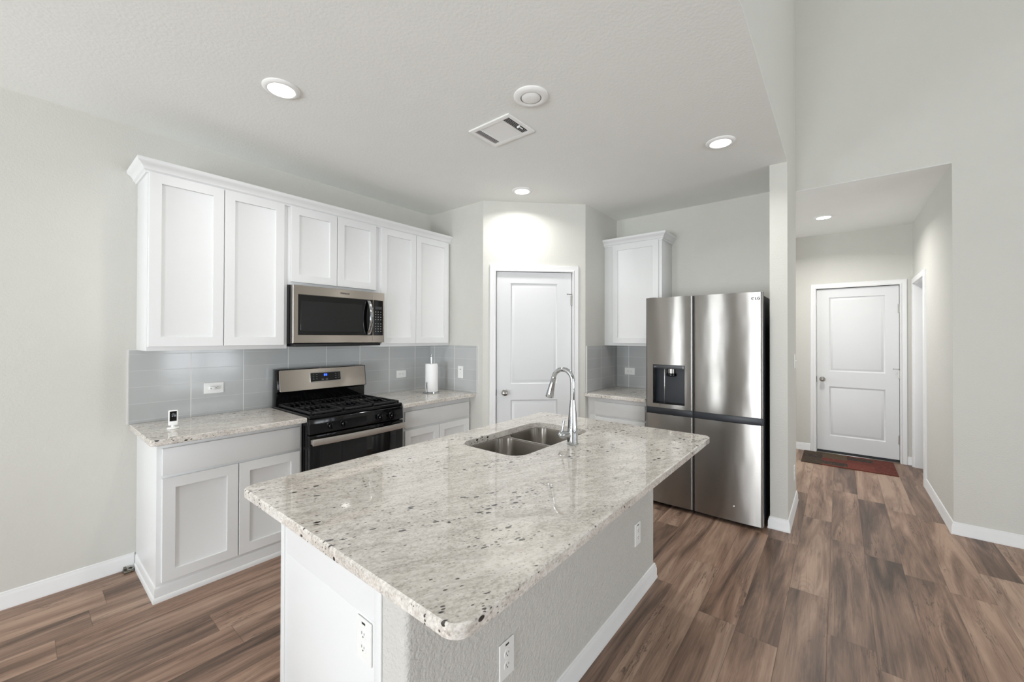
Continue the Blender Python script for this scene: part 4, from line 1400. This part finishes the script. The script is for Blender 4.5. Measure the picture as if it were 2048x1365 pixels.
outlet('horizontal white outlet with a plug adapter, on the tile left of the range', FW, 0.475, -TB, 1.105, True)
outlet('horizontal white outlet on the grey tile between the range and the paper towels', FW, 2.076, -TB, 1.093, True)
FL_ = FF     # return wall faces -x: same frame as the fridge wall
outlet('upright white plate with a small dark jack on the tile beside the paper towels', FF, 0.495, XP - TB, 1.115, False, 'jack', cat='wall plate', name='wall_plate')
outlet('horizontal white outlet on the tile beside the refrigerator', FF, 1.688, XF - TB, 1.095, True)
outlet('white outlet on the island half wall near its sharp front corner, low under the overhang', FW, 0.631, IY1, 0.381, False, 'duplex', True)
outlet('white outlet on the island half wall toward the refrigerator end', FW, 1.781, IY1, 0.371, False, 'duplex', True)
outlet('white outlet on the white end panel of the island', FF, 2.439, IX0, 0.591, False, 'duplex', True)
outlet('white toggle light switch on the stub wall facing the hall opening', FW, 3.84, YS2, 1.27, False, 'toggle', cat='light switch', name='light_switch')
outlet('white outlet low on the stub wall above the baseboard', FW, 3.77, YS2, 0.32)

# plug-in adapter in the left outlet
pa = thing('plug_adapter', 'small white plug adapter pushed into the outlet left of the range', 'plug', (0.458, -0.016, 1.105))
MB().box(0.443, 0.474, -0.046, -0.0157, 1.091, 1.119, 0.003).build('adapter_body', M['plastic'], pa)
MB().box(0.446, 0.452, -0.0475, -0.0455, 1.100, 1.110, 0.0008).build('indicator', M['white_mark'], pa)

# little indoor camera on the left countertop
sc_ = thing('security_camera', 'small white indoor camera with a black face on the left countertop', 'camera', (0.180, -0.362, CT1))
MB().lathe([(0.0, 0.0), (0.030, 0.0), (0.031, 0.004), (0.027, 0.009), (0.010, 0.012), (0.008, 0.026), (0.0, 0.027)], (0.180, -0.362, CT1 + 0.0003), (0, 0, 1), 28).build('stand', M['plastic'], sc_)
Rc = Matrix.Translation((0.180, -0.362, CT1 + 0.020)) @ Matrix.Rotation(math.radians(-12), 4, 'Z') @ Matrix.Rotation(math.radians(-4), 4, 'X')
mb = MB().box(-0.0235, 0.0235, -0.013, 0.013, 0.0, 0.092, 0.006, 3)
mb.bm.transform(Rc)
bodyc = mb.build('housing', M['plastic'], sc_)
mb = MB().box(-0.0165, 0.0165, -0.0140, -0.0125, 0.026, 0.085, 0.0005)
mb.bm.transform(Rc)
mb.build('face_plate', M['glass'], bodyc)
mb = MB().lathe([(0.0, 0.0), (0.008, 0.0), (0.008, 0.0015), (0.0, 0.002)], (0, -0.0138, 0.066), (0, -1, 0), 18)
mb.bm.transform(Rc)
mb.build('lens', M['dgrey'], bodyc)

# paper towel holder and roll
PX, PY = 2.205, -0.330
ph = thing('paper_towel_holder', 'chrome upright paper towel holder on the counter right of the range', 'paper towel holder', (PX, PY, CT1))
MB().lathe([(0.0, 0.0), (0.078, 0.0), (0.080, 0.004), (0.076, 0.009), (0.0, 0.011)], (PX, PY, CT1 + 0.0003), (0, 0, 1), 40).build('base', M['chrome'], ph)
MB().cyl((PX, PY, CT1 + 0.010), (0, 0, 1), 0.0065, 0.352, 16).build('post', M['chrome'], ph)
MB().lathe([(0.0, -0.015), (0.008, -0.0127), (0.013, -0.0075), (0.015, 0.0), (0.013, 0.0075), (0.008, 0.0127), (0.0, 0.015)], (PX, PY, CT1 + 0.374), (0, 0, 1), 22).build('finial', M['chrome'], ph)
gx, gy = PX - 0.070, PY - 0.012
MB().cyl((gx, gy, CT1 + 0.005), (0, 0, 1), 0.005, 0.095, 12).build('guide_post', M['chrome'], ph)
MB().lathe([(0.0, -0.009), (0.006, -0.0068), (0.009, 0.0), (0.006, 0.0068), (0.0, 0.009)], (gx, gy, CT1 + 0.104), (0, 0, 1), 16).build('guide_knob', M['chrome'], ph)
pr = thing('paper_towel_roll', 'white roll of paper towels on the chrome holder', 'paper towels', (PX + 0.012, PY + 0.010, CT1 + 0.0113))
cxr, cyr = PX + 0.010, PY + 0.010
z0_, z1_ = CT1 + 0.0113, CT1 + 0.2913
ro = 0.0595
MB().lathe([(0.021, 0.0), (ro - 0.001, 0.0), (ro, 0.002), (ro, 0.278), (ro - 0.001, 0.280), (0.021, 0.280), (0.021, 0.0)], (PX, PY, z0_), (0, 0, 1), 44, False).build('roll', M['paper'], pr)
mb = MB()
pts_o, pts_i = [], []
a0 = math.radians(-70)
for i in range(12):
    a = a0 + math.radians(70) * i / 11
    rr = ro + 0.0008 + 0.014 * (i / 11) ** 2
    pts_o.append((PX + rr * math.cos(a) , PY + rr * math.sin(a)))
    pts_i.append((PX + (rr + 0.0008) * math.cos(a), PY + (rr + 0.0008) * math.sin(a)))
mb.prism(pts_o + pts_i[::-1], z0_ + 0.002, z1_ - 0.012, 'xy')
mb.build('loose_sheet', M['paper'], pr)

# small metal fitting on the floor against the baseboard
ff = thing('floor_fitting', 'small tarnished metal fitting on the floor against the baseboard corner', 'metal fitting', (0.035, -0.050, 0))
MB().box(0.004, 0.050, -0.076, -0.0175, 0.0003, 0.012, 0.003).build('bracket', M['brass'], ff)
MB().lathe([(0.010, 0.0), (0.017, 0.0), (0.017, 0.008), (0.010, 0.008), (0.010, 0.0)], (0.034, -0.052, 0.0118), (0.2, -0.3, 1), 20, False).build('ring', M['nickel'], ff)
MB().box(0.006, 0.020, -0.044, -0.020, 0.0118, 0.026, 0.003).build('tab', M['brass'], ff)

# rug by the hall door
rgm = MB().slab((5.47, 6.075, -4.010, -3.160, [0.01] * 4), [], 0.0003, 0.009, 0.003).build('door_mat', M['rug'])
tag(rgm, 'dark red and brown patchwork mat in front of the hall door', 'rug')


# ------------------------------------------------------------------ ceiling fixtures
def downlight(label, x, y, z, watts, r=0.092, spread=150):
    t = thing('recessed_light', label, 'ceiling light', (x, y, z), None, 'recessed ceiling lights')
    MB().lathe([(r, 0.0), (r, 0.004), (r - 0.006, 0.010), (r - 0.020, 0.014), (r - 0.026, 0.012), (r - 0.026, 0.0)], (x, y, z - 0.0003), (0, 0, -1), 40, False).build('trim_ring', M['plastic'], t)
    MB().lathe([(r - 0.0262, 0.0), (r - 0.0262, 0.0095), (r - 0.045, 0.0110), (0.0, 0.0115)], (x, y, z - 0.0003), (0, 0, -1), 36, False).build('lens', M['lens'], t)
    d = bpy.data.lights.new('lamp_glow', 'AREA')
    d.shape = 'DISK'
    d.size = 0.12
    d.energy = watts
    d.color = (1.0, 0.98, 0.945)
    d.spread = math.radians(spread)
    o = bpy.data.objects.new('lamp_glow', d)
    COL.objects.link(o)
    o.parent = t
    o.location = (0, 0, -0.0135)
    return t


LAMP = 6.2
downlight('lit recessed ceiling light in front of the tall cabinets over the left counter', 0.469, -1.173, H, LAMP)
downlight('lit recessed ceiling light near the ceiling edge above the refrigerator', 2.608, -2.887, H, LAMP)
downlight('lit recessed ceiling light just in front of the pantry door wall', 2.485, -1.262, H, LAMP)
downlight('lit recessed ceiling light in the hall before the end door', 5.154, -3.388, HH, LAMP * 2.6)


sd = thing('ceiling_sensor', 'round white ceiling fixture with a dark ring round its domed centre', 'ceiling fixture', (1.369, -2.186, H))
MB().lathe([(0.096, 0.0), (0.096, 0.006), (0.088, 0.013), (0.066, 0.017), (0.058, 0.014), (0.058, 0.0)], (1.369, -2.186, H - 0.0003), (0, 0, -1), 44, False).build('trim_ring', M['plastic'], sd)
MB().lathe([(0.058, 0.001), (0.0535, 0.0012)], (1.369, -2.186, H - 0.006), (0, 0, -1), 40, False).build('gap_ring', M['slot'], sd)
MB().lathe([(0.0535, 0.0), (0.0535, 0.012), (0.046, 0.017), (0.025, 0.021), (0.0, 0.022)], (1.369, -2.186, H - 0.0003), (0, 0, -1), 40, False).build('dome', M['plastic'], sd)

vt = thing('ceiling_vent', 'white louvred air vent in the kitchen ceiling', 'air vent', (1.551, -1.815, H))
VX0, VX1, VY0, VY1 = 1.418, 1.684, -1.984, -1.645
zv = H - 0.0003
mb = MB().slab((VX0, VX1, VY0, VY1, [0.004] * 4), [(VX0 + 0.030, VX1 - 0.030, VY0 + 0.025, VY0 + 0.078, 0.001), (VX0 + 0.030, VX1 - 0.030, VY0 + 0.086, VY1 - 0.080, 0.001), (VX0 + 0.030, VX1 - 0.030, VY1 - 0.072, VY1 - 0.025, 0.001)], zv - 0.010, zv, 0.003)
mb.build('frame', M['plastic'], vt)
MB().box(VX0 + 0.012, VX1 - 0.012, VY0 + 0.012, VY1 - 0.012, zv - 0.0008, zv).build('duct_back', M['slot'], vt)
def louver(mb, p, axis, a, b, tilt):
    t = bmesh.new()
    bmesh.ops.create_cube(t, size=1.0)
    bmesh.ops.scale(t, vec=(b - a, 0.0115, 0.0012) if axis == 'x' else (0.0085, b - a, 0.0012), verts=list(t.verts))
    R = Matrix.Rotation(tilt, 4, 'X' if axis == 'x' else 'Y')
    c = ((a + b) / 2, p, zv - 0.0056) if axis == 'x' else (p, (a + b) / 2, zv - 0.0056)
    mb.merge(t, Matrix.Translation(c) @ R)
for p in [VY0 + 0.029 + i * 0.0115 for i in range(5)]:
    mb = MB(); louver(mb, p, 'x', VX0 + 0.030, VX1 - 0.030, math.radians(40)); mb.build('louver', M['plastic'], vt)
for p in [VX0 + 0.036 + i * 0.0128 for i in range(16)]:
    mb = MB(); louver(mb, p, 'y', VY0 + 0.086, VY1 - 0.080, math.radians(24)); mb.build('louver', M['plastic'], vt)
for p in [VY1 - 0.068 + i * 0.0105 for i in range(5)]:
    mb = MB(); louver(mb, p, 'x', VX0 + 0.030, VX1 - 0.030, math.radians(30)); mb.build('louver', M['plastic'], vt)
MB().box(1.560, 1.566, VY0 + 0.028, VY0 + 0.05, zv - 0.020, zv - 0.008, 0.001).box(1.560, 1.595, VY0 + 0.028, VY0 + 0.034, zv - 0.020, zv - 0.016, 0.001).build('damper_lever', M['plastic'], vt)
